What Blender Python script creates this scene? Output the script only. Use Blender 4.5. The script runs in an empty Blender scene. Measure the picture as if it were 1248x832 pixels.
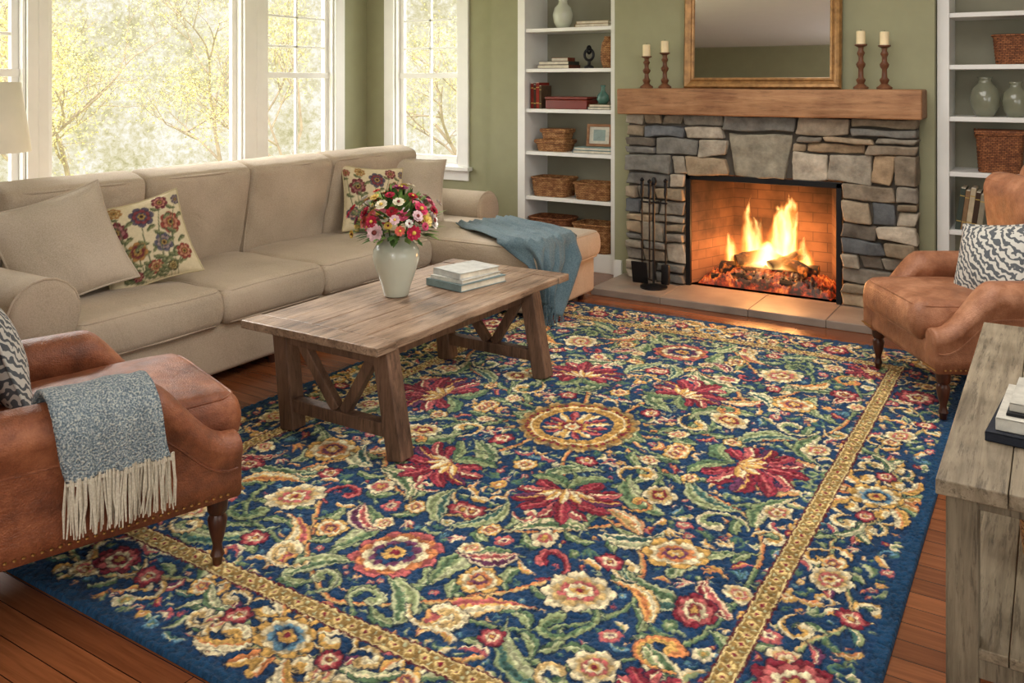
import bpy, math, random
import numpy as np
from mathutils import Euler, Matrix, Vector
random.seed(7); rng=np.random.default_rng(7)
pi=math.pi
scn=bpy.context.scene
scn.view_settings.view_transform='Standard'

def c(r,g,b):
    f=lambda v:(v/255/12.92 if v/255<=.04045 else ((v/255+.055)/1.055)**2.4)
    return (f(r),f(g),f(b))
# ------------------------------------------------------------ materials
def N(nt,t,ins=None,**props):
    n=nt.nodes.new(t)
    for k,v in props.items(): setattr(n,k,v)
    for k,v in (ins or {}).items():
        if isinstance(v,bpy.types.NodeSocket): nt.links.new(v,n.inputs[k])
        else:
            if isinstance(v,tuple) and len(v)==3 and n.inputs[k].type=='RGBA': v=v+(1,)
            n.inputs[k].default_value=v
    return n
def newmat(name):
    m=bpy.data.materials.new(name); m.use_nodes=True
    nt=m.node_tree
    b=[n for n in nt.nodes if n.type=='BSDF_PRINCIPLED'][0]
    return m,nt,b
def coords(nt,scale=(1,1,1),rot=(0,0,0)):
    t=N(nt,'ShaderNodeTexCoord')
    return N(nt,'ShaderNodeMapping',{'Vector':t.outputs['Object'],'Scale':scale,'Rotation':rot}).outputs[0]
def ramp(nt,fac,stops):
    r=N(nt,'ShaderNodeValToRGB',{'Fac':fac}); e=r.color_ramp.elements
    while len(e)<len(stops): e.new(.5)
    for i,(p,col) in enumerate(stops):
        e[i].position=p; e[i].color=tuple(col)+(1,)
    return r.outputs[0]
def bump(nt,b,h,strength=.3,dist=.01):
    bn=N(nt,'ShaderNodeBump',{'Height':h,'Strength':strength,'Distance':dist})
    nt.links.new(bn.outputs[0],b.inputs['Normal'])
def plain(name,col,rough=.5,metal=0,nz=0.08,nsc=8,bmp=0,bsc=60,**kw):
    m,nt,b=newmat(name)
    v=coords(nt)
    n=N(nt,'ShaderNodeTexNoise',{'Vector':v,'Scale':nsc,'Detail':4.0})
    lo=tuple(x*(1-nz*1.6) for x in col); hi=tuple(min(1,x*(1+nz)) for x in col)
    nt.links.new(ramp(nt,n.outputs[0],[(.3,lo),(.7,hi)]),b.inputs['Base Color'])
    b.inputs['Roughness'].default_value=rough; b.inputs['Metallic'].default_value=metal
    for k,val in kw.items(): b.inputs[k.replace('_',' ')].default_value=val
    if bmp:
        n2=N(nt,'ShaderNodeTexNoise',{'Vector':v,'Scale':bsc,'Detail':3.0})
        bump(nt,b,n2.outputs[0],bmp,.004)
    return m
def wood(name,c1,c2,c3,scale=(2,30,30),rough=.5,bmp=.25,rot=(0,0,0),spec=.4,streak=0):
    m,nt,b=newmat(name); v=coords(nt,scale,rot)
    n=N(nt,'ShaderNodeTexNoise',{'Vector':v,'Scale':1.0,'Detail':8.0,'Roughness':.7,'Distortion':.7})
    col=ramp(nt,n.outputs[0],[(.30,c1),(.48,c2),(.68,c3)])
    v2=coords(nt); n2=N(nt,'ShaderNodeTexNoise',{'Vector':v2,'Scale':4.0,'Detail':4.0})
    mx=N(nt,'ShaderNodeMixRGB',{'Fac':.35,'Color1':col,'Color2':ramp(nt,n2.outputs[0],[(.38,c1),(.62,c3)])})
    o=mx.outputs[0]
    if streak:
        v3=coords(nt,tuple(q*2.2 for q in scale),rot); n3=N(nt,'ShaderNodeTexNoise',{'Vector':v3,'Scale':1.0,'Detail':5.0,'Roughness':.8})
        o=N(nt,'ShaderNodeMixRGB',{'Fac':streak,'Color1':o,'Color2':ramp(nt,n3.outputs[0],[(.38,(.12,.09,.07)),(.47,(1,1,1))])},blend_type='MULTIPLY').outputs[0]
    nt.links.new(o,b.inputs['Base Color'])
    b.inputs['Roughness'].default_value=rough; b.inputs['Specular IOR Level'].default_value=spec
    bump(nt,b,n.outputs[0],bmp,.006); return m
def fabric(name,c1,c2,scale=420,bmp=.25,sheen=.15):
    m,nt,b=newmat(name); v=coords(nt)
    n=N(nt,'ShaderNodeTexNoise',{'Vector':v,'Scale':scale*.5,'Detail':2.0})
    n3=N(nt,'ShaderNodeTexNoise',{'Vector':v,'Scale':3.0,'Detail':2.0})
    ad=N(nt,'ShaderNodeMath',{0:n.outputs[0],1:n3.outputs[0]},operation='ADD')
    ml=N(nt,'ShaderNodeMath',{0:ad.outputs[0],1:.5},operation='MULTIPLY')
    nt.links.new(ramp(nt,ml.outputs[0],[(.36,c1),(.62,c2)]),b.inputs['Base Color'])
    b.inputs['Roughness'].default_value=.92; b.inputs['Sheen Weight'].default_value=sheen
    b.inputs['Specular IOR Level'].default_value=.2
    n2=N(nt,'ShaderNodeTexNoise',{'Vector':v,'Scale':float(scale),'Detail':1.0})
    n4=N(nt,'ShaderNodeTexNoise',{'Vector':v,'Scale':7.0,'Detail':3.0,'Distortion':1.2})
    hh=N(nt,'ShaderNodeMath',{0:n4.outputs[0],1:5.0,2:n2.outputs[0]},operation='MULTIPLY_ADD')
    bump(nt,b,hh.outputs[0],bmp,.003); return m
def leather(name,c1,c2,c3):
    m,nt,b=newmat(name); v=coords(nt)
    n=N(nt,'ShaderNodeTexNoise',{'Vector':v,'Scale':7.0,'Detail':10.0,'Roughness':.7})
    nt.links.new(ramp(nt,n.outputs[0],[(.34,c1),(.5,c2),(.66,c3)]),b.inputs['Base Color'])
    vo=N(nt,'ShaderNodeTexVoronoi',{'Vector':v,'Scale':200.0})
    n2=N(nt,'ShaderNodeTexNoise',{'Vector':v,'Scale':12.0,'Detail':8.0,'Distortion':.6})
    ad=N(nt,'ShaderNodeMath',{0:vo.outputs[0],1:.2},operation='MULTIPLY')
    ad2=N(nt,'ShaderNodeMath',{0:ad.outputs[0],1:n2.outputs[0]},operation='ADD')
    bump(nt,b,ad2.outputs[0],.55,.012)
    nt.links.new(ramp(nt,n2.outputs[0],[(.3,(.36,)*3),(.7,(.56,)*3)]),b.inputs['Roughness']); b.inputs['Specular IOR Level'].default_value=.45
    return m
def vcol(name,rough=.8,bmp=.2,bsc=120,spec=.3,nz=.25,nsc=20,sheen=0):
    m,nt,b=newmat(name)
    a=N(nt,'ShaderNodeAttribute',attribute_name='Col')
    v=coords(nt); n=N(nt,'ShaderNodeTexNoise',{'Vector':v,'Scale':float(nsc),'Detail':6.0,'Roughness':.65})
    r=ramp(nt,n.outputs[0],[(.3,(1-nz,)*3),(.7,(1+nz*.4,)*3)])
    mx=N(nt,'ShaderNodeMixRGB',{'Fac':1.0,'Color1':a.outputs['Color'],'Color2':r},blend_type='MULTIPLY')
    nt.links.new(mx.outputs[0],b.inputs['Base Color'])
    b.inputs['Roughness'].default_value=rough; b.inputs['Specular IOR Level'].default_value=spec
    b.inputs['Sheen Weight'].default_value=sheen
    n2=N(nt,'ShaderNodeTexNoise',{'Vector':v,'Scale':float(bsc),'Detail':4.0})
    bump(nt,b,n2.outputs[0],bmp,.006); return m
def wicker(name,c1,c2,c3):
    m,nt,b=newmat(name); v=coords(nt)
    sx=N(nt,'ShaderNodeSeparateXYZ',{0:v})
    s=N(nt,'ShaderNodeMath',{0:sx.outputs[0],1:sx.outputs[1]},operation='ADD')
    cb=N(nt,'ShaderNodeCombineXYZ',{0:s.outputs[0],1:sx.outputs[2],2:0.0})
    br=N(nt,'ShaderNodeTexBrick',{'Vector':cb.outputs[0],'Color1':(1,1,1),'Color2':(.55,.55,.55),'Mortar':(0,0,0),'Scale':1.0,'Mortar Size':.0018,'Mortar Smooth':.8,'Brick Width':.026,'Row Height':.011})
    n=N(nt,'ShaderNodeTexNoise',{'Vector':v,'Scale':30.0,'Detail':4.0})
    mm=N(nt,'ShaderNodeMath',{0:br.outputs[0],1:n.outputs[0]},operation='MULTIPLY')
    nt.links.new(ramp(nt,mm.outputs[0],[(.0,c1),(.3,c2),(.55,c3)]),b.inputs['Base Color'])
    b.inputs['Roughness'].default_value=.7; bump(nt,b,br.outputs[0],.8,.006); return m

M={}
M['wall']=plain('sage_green_paint',c(152,151,120),.85,nz=.03,bmp=.08,bsc=150)
M['white']=plain('white_trim_paint',c(238,237,233),.45,nz=.02)
M['ceil']=plain('ceiling_paint',c(248,248,247),.9,nz=.01)
M['shelfback']=plain('shelf_back_paint',c(150,147,128),.8,nz=.03)
M['linen']=fabric('sofa_linen',c(168,152,131),c(196,179,158),bmp=.5)
M['linen2']=fabric('pillow_linen',c(174,160,140),c(202,188,170),bmp=.5)
M['leather']=leather('cognac_leather',c(96,53,34),c(132,76,49),c(166,104,70))
M['leather2']=leather('camel_leather',c(122,76,52),c(154,102,72),c(184,131,99))
M['darkwood']=wood('turned_leg_wood',c(38,18,12),c(66,34,22),c(92,50,32),(20,20,3),.3)
M['table']=wood('rustic_oak',c(78,58,45),c(142,115,93),c(188,160,136),(34,2.5,30),.40,.6,streak=.65)
M['tableleg']=wood('rustic_oak_legs',c(60,41,31),c(100,74,57),c(134,102,81),(34,34,3),.6,.5,streak=.5)
M['console']=wood('weathered_wood',c(86,74,57),c(134,120,98),c(168,154,130),(34,2.2,30),.6,.5,streak=.55)
M['consoleleg']=wood('weathered_wood_legs',c(78,68,53),c(118,106,86),c(150,138,116),(34,34,3),.7,.5,streak=.5)
M['mantel']=wood('pine_mantel',c(108,70,44),c(150,105,70),c(180,136,97),(2.2,26,26),.6,.5,streak=.35)
M['iron']=plain('wrought_iron',(.02,.02,.022),.45,.7)
M['gold']=plain('aged_gold_frame',c(158,118,72),.4,.45,nz=.25,nsc=25,bmp=.3)
M['ceramic']=plain('celadon_ceramic',c(200,203,186),.22,nz=.06,nsc=5,Coat_Weight=.4)
M['candle']=plain('candle_wax',c(232,212,170),.5)
M['vcol']=vcol('painted_parts')
M['stone']=vcol('field_stone',.85,1.0,34,nz=.45,nsc=12)
M['cloth']=vcol('embroidered_cloth',.95,.3,350,nz=.12,nsc=60)
M['wicker']=wicker('wicker',c(70,38,18),c(150,98,54),c(196,146,92))
M['wickerd']=wicker('wicker_dark',c(56,28,14),c(126,72,38),c(170,108,64))
M['mortar']=plain('mortar',c(84,77,68),.95,bmp=.5)
M['slate']=plain('hearth_slate',c(142,128,116),.42,nz=.2,nsc=4,bmp=.3,bsc=20)
M['brass']=plain('brass',c(150,110,60),.35,.8)
M['shade']=plain('lamp_shade_linen',c(236,228,208),.9,nz=.03)
M['glassy']=plain('smoked_glass_vase',c(130,132,112),.12,nz=.1,Coat_Weight=.5)

m,nt,b=newmat('hardwood_floor'); v=coords(nt)
br=N(nt,'ShaderNodeTexBrick',{'Vector':v,'Color1':c(152,92,56),'Color2':c(118,68,41),'Mortar':c(46,24,14),'Scale':1.0,'Mortar Size':.0016,'Brick Width':1.35,'Row Height':.085,'Bias':0.0})
br.offset=.37
v2=coords(nt,(3,60,1)); n=N(nt,'ShaderNodeTexNoise',{'Vector':v2,'Scale':1.0,'Detail':8.0,'Roughness':.6,'Distortion':.8})
r=ramp(nt,n.outputs[0],[(.3,(.62,.57,.52)),(.7,(1.1,1.08,1.05))])
mx=N(nt,'ShaderNodeMixRGB',{'Fac':1.0,'Color1':br.outputs[0],'Color2':r},blend_type='MULTIPLY')
nt.links.new(mx.outputs[0],b.inputs['Base Color']); b.inputs['Roughness'].default_value=.22
bump(nt,b,br.outputs[1],-.2,.002); M['floor']=m
m,nt,b=newmat('fire_brick'); v=coords(nt); sx=N(nt,'ShaderNodeSeparateXYZ',{0:v})
s=N(nt,'ShaderNodeMath',{0:sx.outputs[0],1:sx.outputs[1]},operation='ADD')
cb=N(nt,'ShaderNodeCombineXYZ',{0:s.outputs[0],1:sx.outputs[2],2:0.0})
br=N(nt,'ShaderNodeTexBrick',{'Vector':cb.outputs[0],'Color1':c(136,98,72),'Color2':c(120,84,62),'Mortar':c(98,70,54),'Scale':1.0,'Mortar Size':.003,'Brick Width':.2,'Row Height':.07})
n=N(nt,'ShaderNodeTexNoise',{'Vector':v,'Scale':3.5,'Detail':6.0})
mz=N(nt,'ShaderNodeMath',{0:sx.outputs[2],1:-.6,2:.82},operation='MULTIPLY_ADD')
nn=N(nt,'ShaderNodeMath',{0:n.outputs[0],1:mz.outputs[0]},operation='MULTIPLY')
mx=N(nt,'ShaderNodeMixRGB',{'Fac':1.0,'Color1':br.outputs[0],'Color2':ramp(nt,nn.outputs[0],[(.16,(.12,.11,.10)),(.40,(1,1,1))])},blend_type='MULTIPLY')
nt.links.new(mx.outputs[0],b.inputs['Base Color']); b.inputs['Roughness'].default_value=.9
bump(nt,b,br.outputs[1],-.3,.004); M['brick']=m
m,nt,b=newmat('glowing_embers'); v=coords(nt)
n=N(nt,'ShaderNodeTexNoise',{'Vector':v,'Scale':38.0,'Detail':6.0,'Roughness':.7})
n0=N(nt,'ShaderNodeTexNoise',{'Vector':v,'Scale':7.0,'Detail':2.0})
ad=N(nt,'ShaderNodeMath',{0:n.outputs[0],1:n0.outputs[0]},operation='ADD'); hf=N(nt,'ShaderNodeMath',{0:ad.outputs[0],1:.5},operation='MULTIPLY')
b.inputs['Base Color'].default_value=(.02,.015,.012,1)
nt.links.new(ramp(nt,hf.outputs[0],[(.46,(.02,.002,0)),(.54,(.40,.028,.004)),(.63,(1,.22,.03))]),b.inputs['Emission Color'])
b.inputs['Emission Strength'].default_value=1.1; M['ember']=m
m,nt,b=newmat('charred_log'); v=coords(nt)
n=N(nt,'ShaderNodeTexNoise',{'Vector':v,'Scale':16.0,'Detail':6.0})
nt.links.new(ramp(nt,n.outputs[0],[(.35,(.010,.008,.007)),(.7,(.05,.026,.016))]),b.inputs['Base Color'])
nt.links.new(ramp(nt,n.outputs[0],[(.52,(0,0,0)),(.66,(1,.2,.02))]),b.inputs['Emission Color'])
b.inputs['Emission Strength'].default_value=1.0; b.inputs['Roughness'].default_value=.95
bump(nt,b,n.outputs[0],.8,.02); M['log']=m
m,nt,b=newmat('mirror_glass'); b.inputs['Metallic'].default_value=1; b.inputs['Roughness'].default_value=.02
n=N(nt,'ShaderNodeTexNoise',{'Scale':3.0}); nt.links.new(ramp(nt,n.outputs[0],[(.3,(.93,.94,.93)),(.7,(.95,.95,.94))]),b.inputs['Base Color']); M['mirror']=m
m,nt,b=newmat('ikat_pillow'); v=coords(nt)
w=N(nt,'ShaderNodeTexWave',{'Vector':v,'Scale':15.0,'Distortion':6.0,'Detail':1.0,'Detail Scale':2.2},wave_type='BANDS',bands_direction='DIAGONAL')
nt.links.new(ramp(nt,w.outputs[0],[(.44,c(84,88,92)),(.54,c(196,193,184))]),b.inputs['Base Color'])
b.inputs['Roughness'].default_value=.95; M['ikat']=m
m,nt,b=newmat('woven_throw_blue_grey'); v=coords(nt)
n=N(nt,'ShaderNodeTexNoise',{'Vector':v,'Scale':190.0,'Detail':1.5})
nt.links.new(ramp(nt,n.outputs[0],[(.34,c(96,112,122)),(.5,c(138,151,157)),(.66,c(196,199,192))]),b.inputs['Base Color'])
b.inputs['Roughness'].default_value=1; bump(nt,b,n.outputs[0],1.0,.01); M['greythrow']=m
M['tealthrow']=fabric('woven_throw_teal',c(70,92,102),c(108,128,136),300,.7)
M['fringe']=fabric('cream_fringe',c(186,176,156),c(222,214,196),300,.4)

# ------------------------------------------------------------ geometry helpers
def X(V,loc=(0,0,0),rot=(0,0,0),s=(1,1,1)):
    V=np.asarray(V,float)*np.array(s)
    R=np.array(Euler(rot).to_matrix())
    return V@R.T+np.array(loc)
def rbox(sx,sy,sz,r=.01,seg=2,div=(1,1,1)):
    h=[sx/2,sy/2,sz/2]; r=min([r]+[q*.98 for q in h]); ax=[]
    for a in range(3):
        inn=h[a]-r; e=[inn+r*math.tan(pi/4*i/seg) for i in range(1,seg+1)]
        ax.append([-q for q in reversed(e)]+list(np.linspace(-inn,inn,div[a]+1))+e)
    n=[len(q)-1 for q in ax]; idx={}; V=[]; F=[]
    def vid(i,j,k):
        if (i,j,k) not in idx:
            p=np.array([ax[0][i],ax[1][j],ax[2][k]]); q=np.array([max(-h[a]+r,min(h[a]-r,p[a])) for a in range(3)])
            d=p-q; L=np.linalg.norm(d)
            idx[(i,j,k)]=len(V); V.append(q+d/L*r if L>1e-9 else p)
        return idx[(i,j,k)]
    for i in range(n[0]):
        for j in range(n[1]):
            F.append((vid(i,j,n[2]),vid(i+1,j,n[2]),vid(i+1,j+1,n[2]),vid(i,j+1,n[2])))
            F.append((vid(i,j,0),vid(i,j+1,0),vid(i+1,j+1,0),vid(i+1,j,0)))
    for i in range(n[0]):
        for k in range(n[2]):
            F.append((vid(i,0,k),vid(i+1,0,k),vid(i+1,0,k+1),vid(i,0,k+1)))
            F.append((vid(i,n[1],k),vid(i,n[1],k+1),vid(i+1,n[1],k+1),vid(i+1,n[1],k)))
    for j in range(n[1]):
        for k in range(n[2]):
            F.append((vid(0,j,k),vid(0,j,k+1),vid(0,j+1,k+1),vid(0,j+1,k)))
            F.append((vid(n[0],j,k),vid(n[0],j+1,k),vid(n[0],j+1,k+1),vid(n[0],j,k+1)))
    return np.array(V),F
def box2(x0,x1,y0,y1,z0,z1,r=0.0,seg=1):
    if r<=0:
        V=np.array([(x,y,z) for x in(x0,x1) for y in(y0,y1) for z in(z0,z1)],float)
        F=[(0,1,3,2),(4,6,7,5),(0,4,5,1),(2,3,7,6),(0,2,6,4),(1,5,7,3)]
        return V,F
    V,F=rbox(x1-x0,y1-y0,z1-z0,r,seg); return V+np.array([(x0+x1)/2,(y0+y1)/2,(z0+z1)/2]),F
def lathe(prof,n=24):
    V=[];F=[]
    for r,z in prof:
        for i in range(n):
            a=2*pi*i/n; V.append((r*math.cos(a),r*math.sin(a),z))
    for k in range(len(prof)-1):
        for i in range(n):
            j=(i+1)%n; F.append((k*n+i,k*n+j,(k+1)*n+j,(k+1)*n+i))
    F.append(tuple(range(n))[::-1]); F.append(tuple((len(prof)-1)*n+i for i in range(n)))
    return np.array(V),F
def loft(rings,cap=True,closed=True):
    n=len(rings[0]); V=np.concatenate([np.asarray(r,float) for r in rings]); F=[]
    for k in range(len(rings)-1):
        for i in range(n if closed else n-1):
            j=(i+1)%n; F.append((k*n+i,k*n+j,(k+1)*n+j,(k+1)*n+i))
    if cap and closed:
        F.append(tuple(range(n))[::-1]); F.append(tuple((len(rings)-1)*n+i for i in range(n)))
    return V,F
def tube(path,rad,n=8,closed=False):
    P=np.asarray(path,float); K=len(P); rad=np.ones(K)*rad
    rings=[]; ref=None
    for i in range(K):
        if closed: t=P[(i+1)%K]-P[i-1]
        else: t=P[min(i+1,K-1)]-P[max(i-1,0)]
        t=t/(np.linalg.norm(t)+1e-12)
        if ref is None:
            a=np.array([0,0,1.]) if abs(t[2])<.9 else np.array([1.,0,0])
        else: a=ref
        u=a-t*np.dot(a,t); u/=np.linalg.norm(u)+1e-12; ref=u; w=np.cross(t,u)
        rings.append([P[i]+rad[i]*(math.cos(2*pi*k/n)*u+math.sin(2*pi*k/n)*w) for k in range(n)])
    if closed: rings.append(rings[0])
    return loft(rings,cap=not closed)
def join(parts):
    V=[];F=[];o=0
    for v,f in parts:
        V.append(np.asarray(v,float)); F+= [tuple(i+o for i in q) for q in f]; o+=len(v)
    return np.concatenate(V),F
def mk(name,VF,mat,parent=None,loc=(0,0,0),rot=(0,0,0),smooth=True,col=None,sharp=.7):
    V,F=VF; me=bpy.data.meshes.new(name)
    me.from_pydata(np.asarray(V,float).tolist(),[],[tuple(int(i) for i in f) for f in F])
    if col is not None:
        a=me.color_attributes.new('Col','FLOAT_COLOR','POINT')
        cc=np.ones((len(V),4),np.float32); cc[:,:3]=col; a.data.foreach_set('color',cc.ravel())
    me.materials.append(M[mat] if isinstance(mat,str) else mat)
    if smooth:
        me.shade_smooth()
        if sharp: me.set_sharp_from_angle(angle=sharp)
    me.update()
    o=bpy.data.objects.new(name,me); scn.collection.objects.link(o)
    o.location=loc; o.rotation_euler=rot
    if parent: o.parent=parent
    return o
def empty(name,loc=(0,0,0),rot=(0,0,0)):
    o=bpy.data.objects.new(name,None); o.empty_display_size=.1; scn.collection.objects.link(o)
    o.location=loc; o.rotation_euler=rot; return o
class Acc:
    def __init__(s): s.p=[]; s.c=[]
    def add(s,VF,col):
        s.p.append(VF); cc=np.empty((len(VF[0]),3)); cc[:]=col; s.c.append(cc); return s
    def build(s,name,mat='vcol',**k): return mk(name,join(s.p),mat,col=np.concatenate(s.c),**k)
def vnoise3(V,sc,seed=0):
    V=np.asarray(V)*sc; o=np.zeros(len(V))
    r=np.random.default_rng(seed)
    for k in range(5):
        d=r.normal(size=3); d/=np.linalg.norm(d); o+=np.sin(V@d*(1+.7*k)+r.uniform(0,6.28))/(1+.5*k)
    return o/2.2
def piping(w,d,r):
    pts=[]; hx=w/2; hy=d/2
    for cx,cy,a0 in ((hx-r,hy-r,0),(-hx+r,hy-r,90),(-hx+r,-hy+r,180),(hx-r,-hy+r,270)):
        for k in range(5):
            a=math.radians(a0+k*22.5); pts.append((cx+r*math.cos(a),cy+r*math.sin(a),0))
    out=[]
    for i in range(len(pts)):
        p=np.array(pts[i]);q=np.array(pts[(i+1)%len(pts)]); m_=max(1,int(np.linalg.norm(q-p)/.05))
        for k in range(m_): out.append(p+(q-p)*k/m_)
    return np.array(out)
def cushion(name,sx,sy,sz,loc,rot,mat,parent,crown=.03,r=.05,seed=0,pip=True,wr=.004):
    V,F=rbox(sx,sy,sz,r,3,(16,16,3))
    u=V[:,0]/(sx/2); v=V[:,1]/(sy/2)
    g=np.clip(1-u**2,0,1)**.6*np.clip(1-v**2,0,1)**.6
    V[:,2]+=np.sign(V[:,2])*crown*g*np.abs(V[:,2]/(sz/2))
    V[:,2]+=(wr*vnoise3(V,9,seed)+wr*.35*vnoise3(V,24,seed+50))*(np.abs(V[:,2])/(sz/2))
    k=1-np.abs(V[:,2]/(sz/2)); bul=.012
    V[:,0]+=np.sign(V[:,0])*bul*k*(np.abs(u)>.9); V[:,1]+=np.sign(V[:,1])*bul*k*(np.abs(v)>.9)
    parts=[(V,F)]
    if pip:
        pp=piping(sx-2*r*.29,sy-2*r*.29,r)
        for s_ in (1,-1):
            q=pp.copy(); q[:,2]=s_*(sz/2-r*.25)+s_*wr*vnoise3(pp+np.array([0,0,s_*sz/2]),9,seed)*.8; parts.append(tube(q,.006,6,True))
    return mk(name,join(parts),mat,parent,loc,rot,True,None,None)
def pillow(name,w,h,t,loc,rot,mat,parent=None,colf=None,n=30,pinch=.07,seed=1,pipc=None):
    g=np.linspace(-1,1,n+1); V=[];F=[];C=[]
    for s_ in (1,-1):
        base=len(V)
        for j in range(n+1):
            for i in range(n+1):
                u=g[i];v=g[j]
                T=t/2*((1-abs(u)**2.2)*(1-abs(v)**2.2))**.55
                x=u*w/2*(1-pinch*(1-v*v)*abs(u)); y=v*h/2*(1-pinch*(1-u*u)*abs(v))
                V.append((x,y,s_*T)); C.append((u,v))
        for j in range(n):
            for i in range(n):
                a=base+j*(n+1)+i; q=(a,a+1,a+n+2,a+n+1); F.append(q if s_>0 else q[::-1])
    V=np.array(V); V[:,2]+=.012*vnoise3(V,12,seed)*(np.abs(V[:,2])/(t/2))
    C=np.array(C); e=[]
    for k in range(80):
        a=k/20; s_=int(a); f=(a-s_)*2-1
        u,v=[(f,-1),(1,f),(-f,1),(-1,-f)][s_]
        e.append((u*w/2*(1-pinch*(1-v*v)*abs(u)),v*h/2*(1-pinch*(1-u*u)*abs(v)),0))
    tb=tube(e,.006,6,True)
    col=None
    if colf is not None:
        cc=colf(C[:,0],C[:,1]); col=np.concatenate([cc,np.tile(pipc,(len(tb[0]),1))])
    return mk(name,join([(V,F),tb]),mat,parent,loc,rot,True,col,None)

# ------------------------------------------------------------ painter (procedural textile patterns)
class Cv:
    def __init__(s,x0,x1,y0,y1,res,bg):
        s.res=res;s.x0=x0;s.y0=y0; xs=np.arange(x0,x1+res,res); ys=np.arange(y0,y1+res,res)
        s.X,s.Y=np.meshgrid(xs,ys); s.img=np.empty(s.X.shape+(3,)); s.img[:]=bg; s.occ=np.zeros(s.X.shape)
    def win(s,ax,bx,ay,by):
        H,W=s.X.shape; f=lambda v,o,m:int(max(0,min(m,(v-o)/s.res)))
        return (slice(f(ay,s.y0,H),f(by,s.y0,H)+1),slice(f(ax,s.x0,W),f(bx,s.x0,W)+1))
    def put(s,sl,m,col):
        m=np.clip(m,0,1); s.img[sl]=s.img[sl]*(1-m[...,None])+np.asarray(col)*m[...,None]; s.occ[sl]=np.maximum(s.occ[sl],m)
    def stroke(s,pts,w,ca,cb=None,ol=None,olw=.004,vein=None,edge=None):
        pts=np.asarray(pts,float); w=np.ones(len(pts))*w; mw=w.max()+.012
        sl=s.win(pts[:,0].min()-mw,pts[:,0].max()+mw,pts[:,1].min()-mw,pts[:,1].max()+mw)
        x=s.X[sl];y=s.Y[sl]
        if x.size==0: return
        best=np.full(x.shape,-9.); side=np.zeros(x.shape); dn=np.full(x.shape,9.); al=np.zeros(x.shape); acc=0
        for i in range(len(pts)-1):
            p=pts[i];d=pts[i+1]-p;L=d@d+1e-12
            t=np.clip(((x-p[0])*d[0]+(y-p[1])*d[1])/L,0,1)
            ex=x-p[0]-t*d[0];ey=y-p[1]-t*d[1]; dist=np.hypot(ex,ey); ww=w[i]+(w[i+1]-w[i])*t
            sc=ww-dist; k=sc>best; best[k]=sc[k]; side[k]=(d[0]*ey-d[1]*ex)[k]; dn[k]=(dist/np.maximum(ww,1e-4))[k]; al[k]=(acc+t*math.sqrt(L)-dist*.8)[k]; acc+=math.sqrt(L)
        if ol is not None: s.put(sl,(best+olw)/s.res+.5,ol)
        m=np.clip(best/s.res+.5,0,1)
        if cb is None: cb=ca
        col=np.where((side>0)[...,None],np.asarray(ca),np.asarray(cb))
        big=w.max()>.02
        tone=1.0+(.22*np.sin(al*2*pi/.024) if big else 0)-.34*((dn>.35)&(dn<.62))*(1 if big else .4)
        col=col*tone[...,None]
        s.put(sl,m,col)
        if edge is not None: s.put(sl,m*(dn>.74)*.8,edge)
        if vein is not None: s.put(sl,m*(dn<.17),vein)
    def leaf(s,p0,p1,bend,w,ca,cb,vein=None,ol=None,n=14,head=.55,lobes=0,edge=None):
        if lobes: n=34
        p0=np.array(p0,float);p1=np.array(p1,float);d=p1-p0;pm=(p0+p1)/2+bend*np.array([-d[1],d[0]])
        t=np.linspace(0,1,n)[:,None]; pts=(1-t)**2*p0+2*t*(1-t)*pm+t*t*p1
        tt=t[:,0]; ww=w*np.sin(pi*tt**(math.log(.5)/math.log(head)))**.8
        if lobes: ww=ww*(.62+.5*np.abs(np.sin(pi*lobes*tt**.8)))
        s.stroke(pts,np.maximum(ww,.0008),ca,cb,ol,vein=vein,edge=edge)
    def flower(s,cx,cy,R,n,layers,rot=0,depth=.25,ol=None):
        sl=s.win(cx-R*1.15,cx+R*1.15,cy-R*1.15,cy+R*1.15); x=s.X[sl]-cx;y=s.Y[sl]-cy
        if x.size==0: return
        r=np.hypot(x,y);th=np.arctan2(y,x)
        for q,(fr,col) in enumerate(layers):
            nn=n if q<2 else max(5,n-1)
            ph=np.abs(np.cos(nn*(th-rot-.3*q)/2)); rr=R*fr*(1-depth*(1-ph**.6))
            if q==0 and ol is not None: s.put(sl,(rr+.005-r)/s.res+.5,ol)
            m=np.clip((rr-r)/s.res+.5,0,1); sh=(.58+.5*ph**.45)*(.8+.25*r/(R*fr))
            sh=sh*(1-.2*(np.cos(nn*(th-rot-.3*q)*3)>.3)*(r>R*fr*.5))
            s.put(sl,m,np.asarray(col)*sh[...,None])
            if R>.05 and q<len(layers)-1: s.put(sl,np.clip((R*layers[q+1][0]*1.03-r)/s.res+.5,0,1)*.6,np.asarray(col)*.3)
    def scroll(s,cx,cy,r0,a0,turns,w,ca,cb,ol=None,vein=None):
        t=np.linspace(0,1,30); r=r0*(1-.8*t); a=a0+turns*2*pi*t
        pts=np.stack([cx+r*np.cos(a),cy+r*np.sin(a)],1); ww=w*(.25+.9*t**.8)*np.where(t>.93,1.25,1)
        s.stroke(pts,ww,ca,cb,ol,vein=vein)
    def sample(s,x,y):
        i=np.clip((x-s.x0)/s.res,0,s.X.shape[1]-1.01);j=np.clip((y-s.y0)/s.res,0,s.X.shape[0]-1.01)
        i0=i.astype(int);j0=j.astype(int);fi=(i-i0)[...,None];fj=(j-j0)[...,None]
        f=lambda A:(A[j0,i0]*(1-fi)*(1-fj)+A[j0,i0+1]*fi*(1-fj)+A[j0+1,i0]*(1-fi)*fj+A[j0+1,i0+1]*fi*fj)
        return f(s.img),f(s.occ[...,None])[...,0]
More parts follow.
